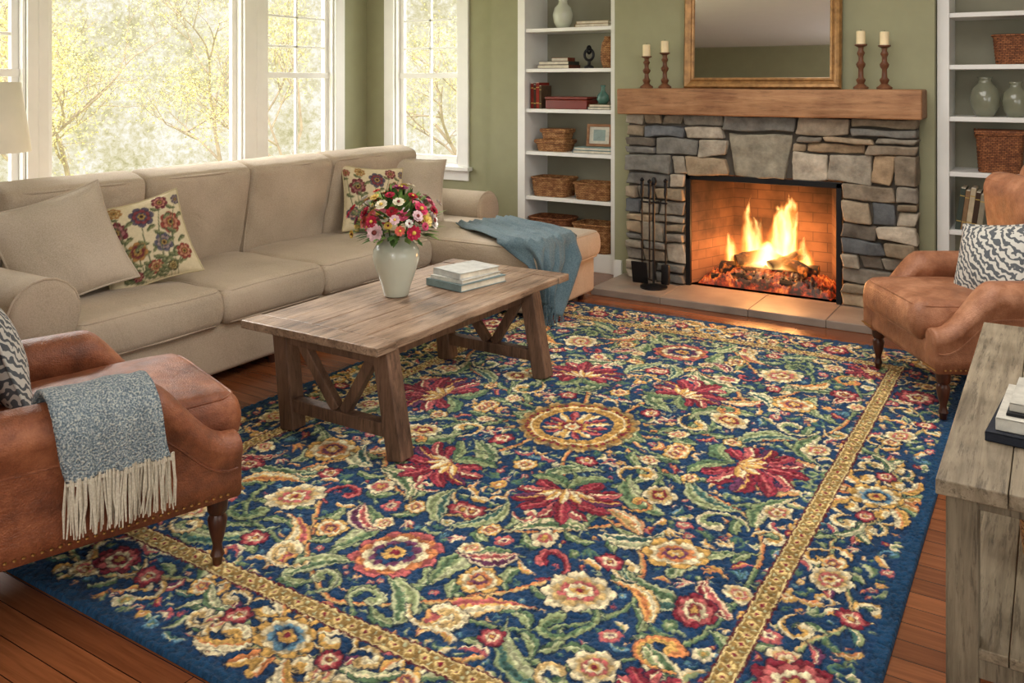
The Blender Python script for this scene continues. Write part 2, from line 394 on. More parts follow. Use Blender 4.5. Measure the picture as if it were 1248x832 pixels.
def vn(X_,Y_,sc,seed):
    r=np.random.default_rng(seed); G=r.random((256,256)); x=X_/sc+50;y=Y_/sc+50
    i=np.floor(x).astype(int);j=np.floor(y).astype(int);fx=x-i;fy=y-j;fx=fx*fx*(3-2*fx);fy=fy*fy*(3-2*fy)
    g=lambda a,b_:G[a%256,b_%256]
    return g(i,j)*(1-fx)*(1-fy)+g(i+1,j)*fx*(1-fy)+g(i,j+1)*(1-fx)*fy+g(i+1,j+1)*fx*fy

navy=c(24,56,90);deep=c(13,31,55);blue=c(22,60,92);cream=c(226,210,168);gold=c(206,162,84);ogold=c(158,116,56)
crim=c(126,34,50);rose=c(188,94,92);green=c(92,118,84);lgreen=c(146,158,110);tgreen=c(68,106,98);orange=c(204,128,74);pale=c(184,186,144);sky=c(100,142,164);tan=c(200,168,108)
plum=c(104,52,84)
def palmette(cv,cx,cy,ang,S):
    ca,sa=math.cos(ang),math.sin(ang)
    R=lambda x,y:(cx+S*(x*ca-y*sa),cy+S*(x*sa+y*ca))
    cv.leaf(R(-.15,0),R(-.55,.55),.4,S*.11,green,lgreen,ol=deep,lobes=3); cv.leaf(R(-.15,0),R(-.55,-.55),-.4,S*.11,green,lgreen,ol=deep,lobes=3)
    for k,(a,l,w) in enumerate([(128,.75,.13),(-128,.75,.13),(100,1.0,.14),(-100,1.0,.14),(74,1.15,.145),(-74,1.15,.145),(50,1.25,.14),(-50,1.25,.14),(25,1.3,.135),(-25,1.3,.135),(0,1.4,.14)]):
        ar=math.radians(a); l*=.66
        b_=.35*(1 if a>0 else -1 if a<0 else 0)
        A_,B_,E_=[(crim,c(156,50,66),rose),(rose,crim,cream),(plum,crim,gold)][(k//2)%3 if k<10 else 0]
        cv.leaf(R(-.12,0),R(-.12+l*math.cos(ar),l*math.sin(ar)),-b_,S*w*.80,A_,B_,vein=E_,ol=deep,head=.68,lobes=4,edge=None)
    for a in(60,-60,30,-30,0):
        ar=math.radians(a); cv.leaf(R(-.14,0),R(-.14+.42*math.cos(ar),.42*math.sin(ar)),0,S*.06,gold,cream,ol=crim)
def rug_quadrant():
    hx,hy=1.40,1.92
    cv=Cv(0,hx,0,hy,.0025,navy)
    lay_cream=[(1,cream),(.74,tan),(.54,rose),(.38,cream),(.24,gold),(.12,crim)]
    lay_gold=[(1,gold),(.78,cream),(.56,orange),(.38,plum),(.24,gold),(.1,cream)]
    lay_rose=[(1,rose),(.86,orange),(.72,cream),(.56,plum),(.42,navy),(.26,gold),(.12,crim)]
    lay_crim=[(1,crim),(.78,rose),(.55,cream),(.36,crim),(.2,gold)]
    def bez(p0,p1,p2,p3,n=26):
        t=np.linspace(0,1,n)[:,None]; p0,p1,p2,p3=map(np.array,(p0,p1,p2,p3))
        return (1-t)**3*p0+3*t*(1-t)**2*p1+3*t*t*(1-t)*p2+t**3*p3
    vines=[((.1,.25),(.15,.75),(.7,.55),(.72,1.0)),((.72,1.0),(.75,1.35),(.3,1.45),(.12,1.3)),((.3,.12),(.6,.3),(.95,.25),(.98,.7)),
           ((.98,.7),(1.02,1.1),(.85,1.45),(.55,1.42)),((0,.9),(.2,1.0),(.4,.85),(.55,.65)),((.2,.1),(.45,.05),(.55,.3),(.45,.45)),((0,1.5),(.2,1.45),(.35,1.25),(.45,1.1))]
    for k,vv in enumerate(vines):
        p=bez(*vv); cv.stroke(p,.008,lgreen if k%2 else tan,green if k%2 else orange,ol=deep)
        for q in range(2,len(p)-2,3):
            d=p[q+1]-p[q-1]; d/=np.linalg.norm(d)+1e-9; s_=1 if (q//3)%2 else -1; nrm=np.array([-d[1],d[0]])*s_
            e=p[q]+nrm*.09+d*.085
            cv.leaf(p[q],e,.45*s_,.02,*( (green,lgreen,pale) if q%3 else (tgreen,green,lgreen)),ol=deep,lobes=3)
    for (a,b_,bd,w,cols) in [((.38,.3),(.62,.52),.45,.05,(green,pale,lgreen)),((.85,.35),(.62,.22),-.5,.042,(tgreen,lgreen,pale)),
        ((.2,.95),(.46,.78),-.45,.05,(green,lgreen,cream)),((.62,.86),(.92,.98),.45,.042,(tgreen,green,pale)),((.35,1.02),(.2,1.28),.5,.045,(green,pale,lgreen)),
        ((.8,1.2),(.95,1.42),-.4,.04,(lgreen,green,cream)),((.45,1.3),(.75,1.48),.4,.042,(tgreen,pale,lgreen)),((.98,.15),(.9,.45),.4,.038,(green,cream,lgreen)),
        ((.1,.72),(.02,.98),-.4,.035,(tgreen,lgreen,pale)),((.92,.62),(.8,.9),.45,.04,(green,lgreen,pale)),((.5,1.22),(.3,1.5),.45,.042,(rose,cream,gold)),((.7,.05),(.98,.12),.3,.035,(tan,cream,orange)),
        ((.3,.35),(.12,.55),.4,.038,(green,lgreen,pale)),((.66,.62),(.5,.78),-.5,.038,(tgreen,pale,cream)),((.05,1.3),(.22,1.5),-.4,.038,(green,lgreen,pale)),
        ((.62,1.0),(.8,1.12),-.5,.034,(orange,cream,gold)),((.15,1.12),(.32,1.02),.5,.034,(plum,rose,cream)),((.88,.84),(1.0,.98),.4,.03,(crim,rose,cream)),((.42,.62),(.6,.7),-.4,.034,(tan,cream,orange))]:
        cv.leaf(a,b_,bd,w,cols[0],cols[1],vein=cols[2],ol=deep,head=.6,lobes=6,edge=cols[2])
    for (x,y,r,a,t,w,ca_,cb_) in [(.42,.28,.10,2,.8,.017,gold,cream),(.78,.48,.10,0,-.8,.017,cream,lgreen),(.18,.5,.09,4,.8,.015,lgreen,green),(.9,1.2,.10,1,.8,.018,gold,orange),
        (.3,1.38,.10,3,-.8,.019,cream,tan),(.6,1.25,.10,5,.8,.018,green,lgreen),(.88,.1,.09,2.5,.8,.015,plum,rose),(.02,.78,.08,0,.7,.014,gold,cream),(.42,1.0,.09,1.5,-.8,.015,rose,crim),
        (.97,.5,.07,3,.8,.014,gold,cream),(.7,1.43,.08,0,.8,.015,cream,tan),(.1,1.43,.07,2,.8,.015,lgreen,pale),(.5,.5,.07,2,-.8,.014,gold,orange),(.66,.9,.07,1,.8,.012,tan,cream),(.22,.8,.06,3,-.8,.012,cream,rose)]:
        cv.scroll(x,y,r,a,t,w,ca_,cb_,ol=deep)
    palmette(cv,.27,.60,math.radians(66),.27); palmette(cv,.74,.0,0.0,.30); palmette(cv,.96,1.42,math.radians(225),.18)
    for (x,y,R,n,ly) in [(.56,1.1,.105,8,lay_cream),(.74,.74,.10,7,lay_gold),(.54,.4,.075,6,[(1,cream),(.75,tan),(.5,crim),(.3,gold),(.15,cream)]),(0,1.2,.14,9,lay_rose),(.35,.9,.055,5,[(1,cream),(.6,rose),(.3,gold)]),
        (.9,1.0,.065,6,lay_crim),(.3,1.2,.06,6,lay_gold),(.93,.3,.06,6,lay_cream),(.78,1.36,.065,7,lay_cream),(.2,.3,.045,5,lay_crim),(0,.45,.05,6,lay_gold),(.02,.86,.05,5,lay_crim),(.48,.03,.05,6,lay_gold),(.6,.9,.045,5,lay_crim),(.18,1.08,.04,5,lay_cream),
        (.4,.14,.04,5,lay_cream),(.6,.2,.04,6,lay_gold),(.98,.86,.045,5,lay_cream),(.46,1.4,.045,6,lay_crim),(.15,.95,.04,5,lay_gold)]:
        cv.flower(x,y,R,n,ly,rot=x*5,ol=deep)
    cv.flower(0,0,.275,18,[(1,tan),(.93,ogold),(.84,gold)],depth=.16,ol=deep)
    sl=cv.win(0,.3,0,.3); x=cv.X[sl];y=cv.Y[sl]; r=np.hypot(x,y);a=np.arctan2(y,x)
    cv.put(sl,((r<.238)&(r>.22))*((np.cos(a*44)>0)*1.),crim)
    cv.put(sl,((r<.212)&(r>.204))*1.,cream); cv.put(sl,((r<.198)&(r>.172))*((np.cos(a*24)>0)*1.),ogold)
    cv.put(sl,(r<.165)*1.,navy)
    for k in range(16):
        aa=2*pi*k/16+.2; ca_,sa_=math.cos(aa),math.sin(aa)
        cv.leaf((.05*ca_,.05*sa_),(.155*ca_,.155*sa_),.15,.017,gold if k%2 else rose,cream if k%2 else crim,lobes=2)
    cv.flower(0,0,.075,8,[(1,gold),(.75,crim),(.5,cream),(.25,orange)],depth=.3)
    mB=((cv.X>1.05)|(cv.Y>1.56)); cv.img[mB]=navy; cv.occ[mB]=0
    def vineline(horizontal,c0,L,ph):
        t=np.linspace(0,L,80); off=.065*np.sin(t*9+ph)
        return np.stack([t,c0+off],1) if horizontal else np.stack([c0+off,t],1)
    for hz,c0,L in ((False,1.215,1.75),(True,1.72,1.25)):
        p=vineline(hz,c0,L,1.0); cv.stroke(p,.008,tan,lgreen,ol=deep)
        for q in range(2,len(p)-2,3):
            d=p[q+1]-p[q-1]; d/=np.linalg.norm(d); s_=1 if (q//3)%2 else -1; nrm=np.array([-d[1],d[0]])*s_
            cols=[(green,lgreen,pale),(cream,gold,orange),(tgreen,lgreen,cream),(green,pale,lgreen),(rose,plum,cream)][(q//3)%5]
            cv.leaf(p[q],p[q]+nrm*.065+d*.06,.4*s_,.016,cols[0],cols[1],vein=cols[2],ol=deep)
        for q in range(6,len(p)-6,9):
            s_=1 if (q//9)%2 else -1
            cx,cy=p[q]
            if hz: cy+=s_*.055
            else: cx+=s_*.055
            cv.scroll(cx,cy,.06,q,.85*s_,.012,cream,gold,ol=deep)
        for q in range(12,len(p)-4,12):
            cv.flower(p[q][0],p[q][1],.045,6,[lay_crim,lay_cream,lay_gold][(q//12)%3],ol=deep)
    for (x,y) in ((1.2,0),(0,1.70)):
        hz=(x==0)
        Q=lambda al,ac:(x+al,y+ac) if hz else (x+ac,y+al)
        for sg in (1,-1):
            f=1 if hz else -1
            cv.scroll(*Q(.13,sg*.065),.065,(0 if hz else pi/2),.8*sg*f,.017,gold,cream,ol=deep)
            cv.scroll(*Q(.25,sg*.05),.055,(pi if hz else -pi/2),.8*-sg*f,.014,cream,tan,ol=deep)
            cv.leaf(Q(.05,sg*.04),Q(.2,sg*.12),.4*sg*f,.024,cream,gold,vein=orange,ol=deep,lobes=3)
            cv.leaf(Q(.2,0),Q(.36,sg*.07),-.4*sg*f,.02,green,pale,vein=cream,ol=deep,lobes=3)
            cv.leaf(Q(.0,sg*.06),Q(.05,sg*.15),.2*sg*f,.024,gold,orange,vein=cream,ol=deep,lobes=3)
        cv.flower(x,y,.095,8,[(1,gold),(.8,cream),(.62,sky),(.46,navy),(.34,gold),(.16,crim)],ol=deep)
        cv.flower(*Q(.17,0),.04,5,lay_crim,ol=deep)
    cv.flower(1.2,1.15,.10,8,lay_crim,ol=deep)
    cv.flower(.72,1.70,.075,7,lay_crim,ol=deep); cv.flower(1.2,.62,.07,7,lay_cream,ol=deep)
    cv.flower(1.2,1.70,.10,8,lay_gold,ol=deep)
    r=np.random.default_rng(3)
    for k in range(9000):
        x=r.uniform(0,1.335);y=r.uniform(0,1.85)
        sc=r.choice([.06,.045,.032,.022]) if k>700 else .07
        sl=cv.win(x-sc*.5,x+sc*.5,y-sc*.5,y+sc*.5)
        if cv.occ[sl].mean()>(.14 if sc>.04 else .08): continue
        kind=r.integers(0,6); a=r.uniform(0,6.28); d=np.array([math.cos(a),math.sin(a)])*sc*.6; p=np.array([x,y])
        pal=[(green,lgreen,pale),(tgreen,green,lgreen),(gold,cream,orange),(cream,lgreen,gold),(crim,rose,gold),(green,pale,lgreen),(sky,tgreen,pale),(rose,cream,plum),(gold,orange,cream)][r.integers(0,9)]
        if kind<=2: cv.leaf(p-d,p+d,r.choice([-.5,.5]),sc*.20,pal[0],pal[1],vein=pal[2],lobes=3 if sc>.04 else 0)
        elif kind==3: cv.scroll(x,y,sc*.55,a,r.choice([-.8,.8]),sc*.12,pal[0],pal[1])
        elif kind==4: cv.flower(x,y,sc*.45,5,[(1,pal[0]),(.55,pal[1]),(.3,pal[2])],rot=a)
        else:
            for q in(-.7,0,.7):
                e=np.array([math.cos(a+q),math.sin(a+q)])*sc*.6; cv.leaf(p-d*.6,p+e,.2,sc*.10,pal[0],pal[1])
    for hz in (0,1):
        A,B=(cv.X,cv.Y) if not hz else (cv.Y,cv.X); cc0=1.05 if not hz else 1.56; lim=1.595 if not hz else 1.085
        dd=np.abs(A-cc0); mk_=(B<lim); sl=(slice(None),slice(None))
        cv.put(sl,(dd<.036)*mk_*1.,c(92,32,36)); cv.put(sl,(dd<.030)*mk_*1.,c(212,192,132)); cv.put(sl,(dd<.023)*mk_*1.,c(140,110,58))
        ph=(B%.05)/.05-.5; cv.put(sl,((np.abs(ph)*.05+dd*.8)<.0165)*mk_*1.,c(214,188,122)); cv.put(sl,((np.abs(ph)*.05+dd*.8)<.008)*mk_*1.,crim)
        ph=((B+.025)%.05)/.05-.5; cv.put(sl,((np.hypot(ph*.05,dd-.014))<.005)*mk_*1.,pale)
    m=(cv.X>1.345)|(cv.Y>1.86); cv.img[m]=blue; cv.occ[m]=0
    return cv
def build_rug():
    cv=rug_quadrant(); hx,hy=1.39,1.90; st=.004
    nx=int(2*hx/st);ny=int(2*hy/st)
    xs=np.linspace(-hx,hx,nx+1);ys=np.linspace(-hy,hy,ny+1); GX,GY=np.meshgrid(xs,ys)
    wx=(vn(GX,GY,.22,1)-.5)*.05+(vn(GX,GY,.025,3)-.5)*.008; wy=(vn(GX,GY,.22,2)-.5)*.05+(vn(GX,GY,.025,4)-.5)*.008
    fade=np.clip(np.minimum(hx-np.abs(GX),hy-np.abs(GY))/.1,0,1)
    stripe=np.minimum(np.abs(np.abs(GX)-1.05),np.abs(np.abs(GY)-1.56)); fade*=np.clip((stripe-.05)/.07,.05,1)
    hx_=(vn(GX,GY,.008,13)-.5)*.008; hy_=(vn(GX,GY,.008,14)-.5)*.008
    col,occ=cv.sample(np.abs(GX+wx*fade+hx_),np.abs(GY+wy*fade+hy_))
    loop=vn(GX,GY,.009,5)
    jit=1+.8*(loop-.5)+.3*(rng.random(GX.shape)-.5)+.3*(vn(GX,GY,.1,6)-.5)
    grey=col.mean(-1,keepdims=True); col=col*.94+grey*.06
    col=np.clip(col*1.2*jit[...,None],0,1)
    Z=.009+.003*rng.random(GX.shape)+.002*occ+.008*loop
    edge=(np.abs(GX)>hx-st*.5)|(np.abs(GY)>hy-st*.5); Z[edge]=.001
    V=np.stack([GX,GY,Z],-1).reshape(-1,3).astype(np.float32)
    W=nx+1; a=(np.arange(ny)[:,None]*W+np.arange(nx)[None,:]).ravel()
    Q=np.stack([a,a+1,a+1+W,a+W],1).astype(np.int32)
    me=bpy.data.meshes.new('area_rug'); me.vertices.add(len(V)); me.vertices.foreach_set('co',V.ravel())
    me.loops.add(Q.size); me.loops.foreach_set('vertex_index',Q.ravel()); me.polygons.add(len(Q))
    me.polygons.foreach_set('loop_start',np.arange(0,Q.size,4,dtype=np.int32))
    me.update(calc_edges=True); me.validate()
    at=me.color_attributes.new('Col','FLOAT_COLOR','POINT'); cc=np.ones((len(V),4),np.float32); cc[:,:3]=col.reshape(-1,3); at.data.foreach_set('color',cc.ravel())
    me.materials.append(vcol('wool_rug',1.0,.7,200,.05,.12,40,.1)); me.shade_smooth()
    o=bpy.data.objects.new('area_rug',me); scn.collection.objects.link(o); o.location=(-1.76,3.35,.001)
build_rug()

# ------------------------------------------------------------ room shell
XL,XR,YB,YF,H=-5.65,2.5,-2.8,6.6,2.7
def boxes(name,L,mat,r=0,**k):
    return mk(name,join([box2(*b_,r=r) for b_ in L]),mat,smooth=False,**k)
boxes('floor',[(XL-.2,XR+.2,YB-.2,YF+.2,-.1,0)],'floor')
boxes('ceiling',[(XL-.2,XR+.2,YB-.2,YF+.2,H,H+.1)],'ceil')
ZS,ZH=.74,2.42
wins=[(2.25,3.12),(3.26,4.89),(5.14,5.95)]
L=[(XL-.16,XL,YB,YF,0,ZS),(XL-.16,XL,YB,YF,ZH,H)]
e=YB
for a,b_ in wins: L.append((XL-.16,XL,e,a,ZS,ZH)); e=b_
L.append((XL-.16,XL,e,YF,ZS,ZH)); boxes('wall_left',L,'wall')
wx0,wx1=-5.30,-4.56
boxes('wall_far',[(XL,-4.08,6.4,6.56,0,ZS),(XL,-4.08,6.4,6.56,ZH,H),(XL,wx0,6.4,6.56,ZS,ZH),(wx1,-4.08,6.4,6.56,ZS,ZH)],'wall')
boxes('wall_fireplace',[(-4.08,XR,6.62,6.75,0,H)],'wall')
boxes('wall_pier_left',[(-4.08,-3.815,6.2,6.62,0,H)],'wall')
boxes('wall_chimney_breast',[(-2.883,-2.27,6.1,6.62,0,H),(-1.185,-.662,6.1,6.62,0,H),(-2.27,-1.185,6.1,6.62,.86,H)],'wall')
boxes('wall_pier_right',[(.622,XR,6.2,6.62,0,H)],'wall')
boxes('wall_header_left',[(-3.815,-2.883,6.2,6.62,2.425,H)],'wall'); boxes('wall_header_right',[(-.662,.622,6.2,6.62,2.425,H)],'wall')
boxes('wall_right',[(XR,XR+.15,YB,YF,0,H)],'wall'); boxes('wall_back',[(XL,XR,YB-.15,YB,0,H)],'wall')
boxes('baseboard_left',[(XL,XL+.02,YB,6.4,0,.14)],'white'); boxes('baseboard_far',[(XL+.02,-4.08,6.38,6.4,0,.14)],'white')
boxes('baseboard_fireplace',[(-4.08,-3.815,6.18,6.2,0,.14),(-2.883,-2.82,6.08,6.1,0,.14),(.622,XR,6.18,6.2,0,.14)],'white')
boxes('baseboard_right',[(XR-.02,XR,YB,6.2,0,.14)],'white'); boxes('baseboard_back',[(XL,XR,YB,YB+.02,0,.14)],'white')
def window(name,loc,rotz,w,cl,cr,grid=True,sill_ext=.03):
    o=empty(name,loc,(0,0,rotz)); P=[]; hw=w/2; z0,z1=ZS,ZH
    A=lambda *b_,r=.004:P.append(box2(*b_,r=r))
    A(-hw-cl,-hw,-.025,.0,z0-.0,z1+.1); A(hw,hw+cr,-.025,0,z0,z1+.1); A(-hw-cl,hw+cr,-.03,0,z1,z1+.12)
    A(-hw,-hw+.02,0,.14,z0,z1);A(hw-.02,hw,0,.14,z0,z1);A(-hw,hw,0,.14,z1-.02,z1);A(-hw,hw,0,.14,z0,z0+.02)
    A(-hw-cl-sill_ext,hw+cr+sill_ext,-.07,.02,z0-.03,z0+.005); A(-hw-cl,hw+cr,-.022,0,z0-.12,z0-.03)
    mk('frame',join(P),'white',o,smooth=False); P=[]
    s=.045; a0,a1=-hw+.02,hw-.02; y0,y1=.05,.09
    A(a0,a0+s,y0,y1,z0+.02,z1-.02);A(a1-s,a1,y0,y1,z0+.02,z1-.02);A(a0,a1,y0,y1,z0+.02,z0+.09);A(a0,a1,y0,y1,z1-.08,z1-.02)
    if grid:
        A(a0,a1,y0-.012,y1,1.535,1.585); A(-.011,.011,y0+.008,y1-.004,z0+.05,z1-.05,r=.003)
        A(a0,a1,y0+.008,y1-.004,1.80,1.822,r=.003);A(a0,a1,y0+.008,y1-.004,2.06,2.082,r=.003)
    mk('sash',join(P),'white',o,smooth=False); return o
window('window_1',(XL,(wins[0][0]+wins[0][1])/2,0),pi/2,wins[0][1]-wins[0][0],.1,.07,sill_ext=0)
window('window_2',(XL,(wins[1][0]+wins[1][1])/2,0),pi/2,wins[1][1]-wins[1][0],.07,.125,False,0)
window('window_3',(XL,(wins[2][0]+wins[2][1])/2,0),pi/2,wins[2][1]-wins[2][0],.125,.12,True,0)
window('window_4',((wx0+wx1)/2,6.4,0),0,wx1-wx0,.115,.115)

# outdoors
m,nt,b=newmat('foliage_painted_daylight'); v=coords(nt)
n1=N(nt,'ShaderNodeTexNoise',{'Vector':v,'Scale':1.3,'Detail':3.0}); n2=N(nt,'ShaderNodeTexNoise',{'Vector':v,'Scale':9.0,'Detail':12.0,'Roughness':.8,'Distortion':.4})
a1=N(nt,'ShaderNodeMath',{0:n1.outputs[0],1:.30},operation='MULTIPLY'); ad=N(nt,'ShaderNodeMath',{0:n2.outputs[0],1:.70,2:a1.outputs[0]},operation='MULTIPLY_ADD')
col=ramp(nt,ad.outputs[0],[(.39,c(190,184,138)),(.46,c(220,212,172)),(.52,c(238,232,206)),(.58,c(252,250,240))])
em=N(nt,'ShaderNodeEmission',{'Color':col,'Strength':1.08}); out=[q for q in nt.nodes if q.type=='OUTPUT_MATERIAL'][0]  # backdrop is emissive: daylight on the foliage is painted into its colour
nt.links.new(em.outputs[0],out.inputs['Surface']); M['foliage']=m
V=[];F=[]
for i in range(41):
    a=pi*.30+pi*.62*i/40; r_=9.5
    for z in (-.5,3.9): V.append((-4.5+r_*math.cos(a)*1.1,4+r_*math.sin(a),z))
for i in range(40): F.append((2*i,2*i+2,2*i+3,2*i+1))
mk('tree_line',(V,F),'foliage')
boxes('lawn',[(-20,XL-.3,-8,16,-.6,-.5),(XL-.3,-3,6.9,16,-.6,-.5)],plain('grass',c(190,195,140),.9))
def glow(mm,col,s):
    for q in mm.node_tree.nodes:
        if q.type=='BSDF_PRINCIPLED': q.inputs['Emission Color'].default_value=col+(1,); q.inputs['Emission Strength'].default_value=s
    return mm
leafm=glow(plain('spring_leaves_emissive',c(176,168,112),.8,nz=.35,nsc=3),c(214,200,140),.22)  # slight emission stands in for sun shining through the leaves
barkm=glow(plain('pale_bark_emissive',c(128,114,94),.9,nz=.2),c(180,164,138),.18)  # bark also emits a little, in place of daylight falling on it
def tree(loc,seed,h=2.6):
    r=random.Random(seed); parts=[]; lv=[];lf=[]
    def br_(p,d,L,rad,dep):
        pts=[p]; q=p
        for k in range(4):
            d=d+np.array([r.uniform(-.2,.2) for _ in range(3)]); d/=np.linalg.norm(d); q=q+d*L/4; pts.append(q)
        parts.append(tube(pts,np.linspace(rad,rad*.55,5),4))
        if dep>=2:
            for _ in range(28):
                cpt=pts[r.randint(1,4)]+np.array([r.uniform(-.22,.22) for _ in range(3)]); s_=r.uniform(.010,.024)
                u=np.array([r.uniform(-1,1) for _ in range(3)]);w_=np.array([r.uniform(-1,1) for _ in range(3)]); b0=len(lv)
                lv.extend([cpt-u*s_,cpt+w_*s_*.6,cpt+u*s_,cpt-w_*s_*.6]); lf.append((b0,b0+1,b0+2,b0+3))
        if dep<5:
            for _ in range(3 if dep<3 else 2):
                nd=d+np.array([r.uniform(-.9,.9),r.uniform(-.9,.9),r.uniform(-.3,.7)]); br_(pts[r.randint(2,4)],nd/np.linalg.norm(nd),L*.7,rad*.55,dep+1)
    br_(np.array([0,0,0.]),np.array([0,0,1.]),h*.5,.05,0)
    o=empty('garden_tree',loc); mk('branches',join(parts),barkm,o); mk('leaves',(lv,lf),leafm,o,smooth=False)
for i,(x,y,hh) in enumerate([(-9.5,3.6,2.6),(-10.5,6.2,3.0),(-8.8,8.3,2.8),(-9.2,1.9,2.8),(-7.6,11.0,3),(-11,4.9,3.2),(-12,7.3,3.2),(-9.3,5.2,2.4),(-8.9,2.8,3.1),(-10.8,9.0,3.2),(-6.2,11.5,3.0)]): tree((x,y,-.499),i+3,hh)

# ------------------------------------------------------------ fireplace
fp=empty('fireplace',(0,0,0))
acc=Acc(); scol=[c(140,132,120),c(160,150,134),c(122,119,112),c(174,153,126),c(154,131,104),c(130,122,110),c(180,168,150),c(114,111,106),c(160,141,116),c(140,125,104),c(164,147,124),c(116,107,96),c(148,133,114),c(106,108,110)]
sr=random.Random(23)
def stone(x0,x1,z0,z1,trap=0,col=None):
    g=.0055; w=x1-x0-2*g;h=z1-z0-2*g; d=.12+sr.uniform(-.018,.028)
    V,F=rbox(w,d,h,.012,2,(max(2,int(w/.03)),1,max(2,int(h/.03))))
    s1=sr.uniform(-.16,.16);s2=sr.uniform(-.014,.014)
    if not trap:
        xr=V[:,0].copy(); V[:,0]+=s2*(V[:,2]/h*2); V[:,2]*=1+s1*(xr/w*2)*.9
    V=V+.0075*np.stack([vnoise3(V+x0*7,26,1)*1.1,vnoise3(V+z0*9,24,2)*1.9,vnoise3(V+x0*5,26,3)*1.1],1)+.004*np.stack([vnoise3(V+x0,70,4)*0,vnoise3(V+z0,75,5),vnoise3(V,70,6)*0],1)
    if trap: V[:,0]*=1+trap*(V[:,2]/h)
    V[:,0]+=(x0+x1)/2;V[:,2]+=(z0+z1)/2;V[:,1]+=6.06-d/2
    acc.add((V,F),np.array(col if col else sr.choice(scol))*sr.uniform(.82,1.18))
def fill(x0,x1,z0,z1,rows):
    z=z0; hs=[sr.uniform(.5,1.6) for _ in range(rows)]; t=sum(hs)
    for h in hs:
        hh=(z1-z0)*h/t; x=x0
        while x<x1-1e-4:
            w=sr.uniform(.09,.38)
            if x1-(x+w)<.09: w=x1-x
            if hh>.11 and sr.random()<.4:
                k=sr.uniform(.35,.65); stone(x,x+w,z,z+hh*k); stone(x,x+w,z+hh*k,z+hh)
            else: stone(x,x+w,z,z+hh)
            x+=w
        z+=hh
SX0,SX1,OX0,OX1=-2.72,-.74,-2.26,-1.195
fill(SX0,OX0,.05,.84,7); fill(OX1,SX1,.05,.84,7)
fill(SX0,-1.95,.84,1.1,2); fill(-1.51,SX1,.84,1.1,2); stone(-1.93,-1.53,.84,1.15,.22,c(164,155,136)); fill(SX0,-1.98,1.1,1.27,2); fill(-1.48,SX1,1.1,1.27,2); stone(-1.98,-1.48,1.16,1.27)
acc.build('stone_surround','stone',parent=fp,sharp=None)
mk('mortar_bed',join([box2(SX0+.01,OX0-.01,5.985,6.1,0,1.26),box2(OX1+.01,SX1-.01,5.985,6.1,0,1.26),box2(OX0-.01,OX1+.01,5.985,6.1,.85,1.26)]),'mortar',fp,smooth=False)
V,F=rbox(2.04,.28,.185,.012,2,(30,3,3)); V=V+.004*np.stack([vnoise3(V,6,1),vnoise3(V,7,2),vnoise3(V,8,3)],1)
mk('mantel_beam',(V,F),'mantel',fp,(-1.725,5.98,1.36))
P=[]; xx=-2.80
for w in (.52,.6,.48,.62): P.append(box2(xx+.001,xx+w-.001,5.53,6.1,0,.05,r=.005)); xx+=w
mk('hearth_slab',join(P),'slate',fp,smooth=False)
bx0,bx1=-2.08,-1.37
V=[(OX0,6.0,.05),(OX1,6.0,.05),(OX1,6.0,.86),(OX0,6.0,.86),(bx0,6.5,.05),(bx1,6.5,.05),(bx1,6.5,.86),(bx0,6.5,.86)]
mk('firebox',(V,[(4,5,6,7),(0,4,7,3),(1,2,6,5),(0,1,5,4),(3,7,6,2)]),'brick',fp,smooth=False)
mk('metal_trim',join([box2(OX0,OX0+.035,5.96,5.99,.05,.84,r=.003),box2(OX1-.035,OX1,5.96,5.99,.05,.84,r=.003),box2(OX0,OX1,5.96,5.99,.805,.845,r=.003)]),'iron',fp,smooth=False)
P=[]
for i in range(9):
    x=-2.0+i*.067; P.append(tube([(x,6.05,.16),(x,6.07,.1),(x,6.3,.09),(x,6.4,.15)],.008,6))
P+= [tube([(-2.02,6.1,.1),(-1.44,6.1,.1)],.009,6),tube([(-2.0,6.1,.05),(-2.0,6.1,.1)],.009,6),tube([(-1.46,6.1,.05),(-1.46,6.1,.1)],.009,6)]
mk('log_grate',join(P),'iron',fp)
g=np.linspace(-1,1,90); V=[];F=[]
for j in range(50):
    for i in range(90):
        u=g[i];v=-1+2*j/49; z=.055+.14*max(0,(1-u*u)*(1-v*v))**.5; V.append((-1.725+u*.46,6.2+v*.19,z))
V=np.array(V); V[:,2]+=(.018*vnoise3(V,60,3)+.014*vnoise3(V,130,4))*(V[:,2]>.06)+.008
for j in range(49):
    for i in range(89): a=j*90+i; F.append((a,a+1,a+91,a+90))
mk('ember_bed',(V,F),'ember',fp)
P=[]
for (p,q,r_) in [((-2.06,6.14,.17),(-1.44,6.19,.15),.048),((-2.02,6.26,.20),(-1.4,6.24,.18),.05),((-1.95,6.1,.23),(-1.72,6.3,.27),.042),((-1.78,6.28,.27),(-1.45,6.12,.20),.042),((-1.7,6.12,.22),(-1.52,6.3,.30),.036),((-2.1,6.08,.11),(-1.8,6.06,.13),.03),((-1.62,6.05,.12),(-1.38,6.1,.12),.03)]:
    t=np.linspace(0,1,14)[:,None]; pts=np.array(p)*(1-t)+np.array(q)*t; V,F=tube(pts,r_,12); V=V+.012*np.stack([vnoise3(V,30,1),vnoise3(V,33,2),vnoise3(V,28,3)],1); P.append((V,F))
mk('fire_logs',join(P),'log',fp)
m=bpy.data.materials.new('flame_volume'); m.use_nodes=True; nt=m.node_tree; nt.nodes.clear()
out=N(nt,'ShaderNodeOutputMaterial'); tc=N(nt,'ShaderNodeTexCoord')
mp=N(nt,'ShaderNodeMapping',{'Vector':tc.outputs['Object'],'Scale':(1,1,.4)})
nz=N(nt,'ShaderNodeTexNoise',{'Vector':mp.outputs[0],'Scale':9.0,'Detail':3.0})
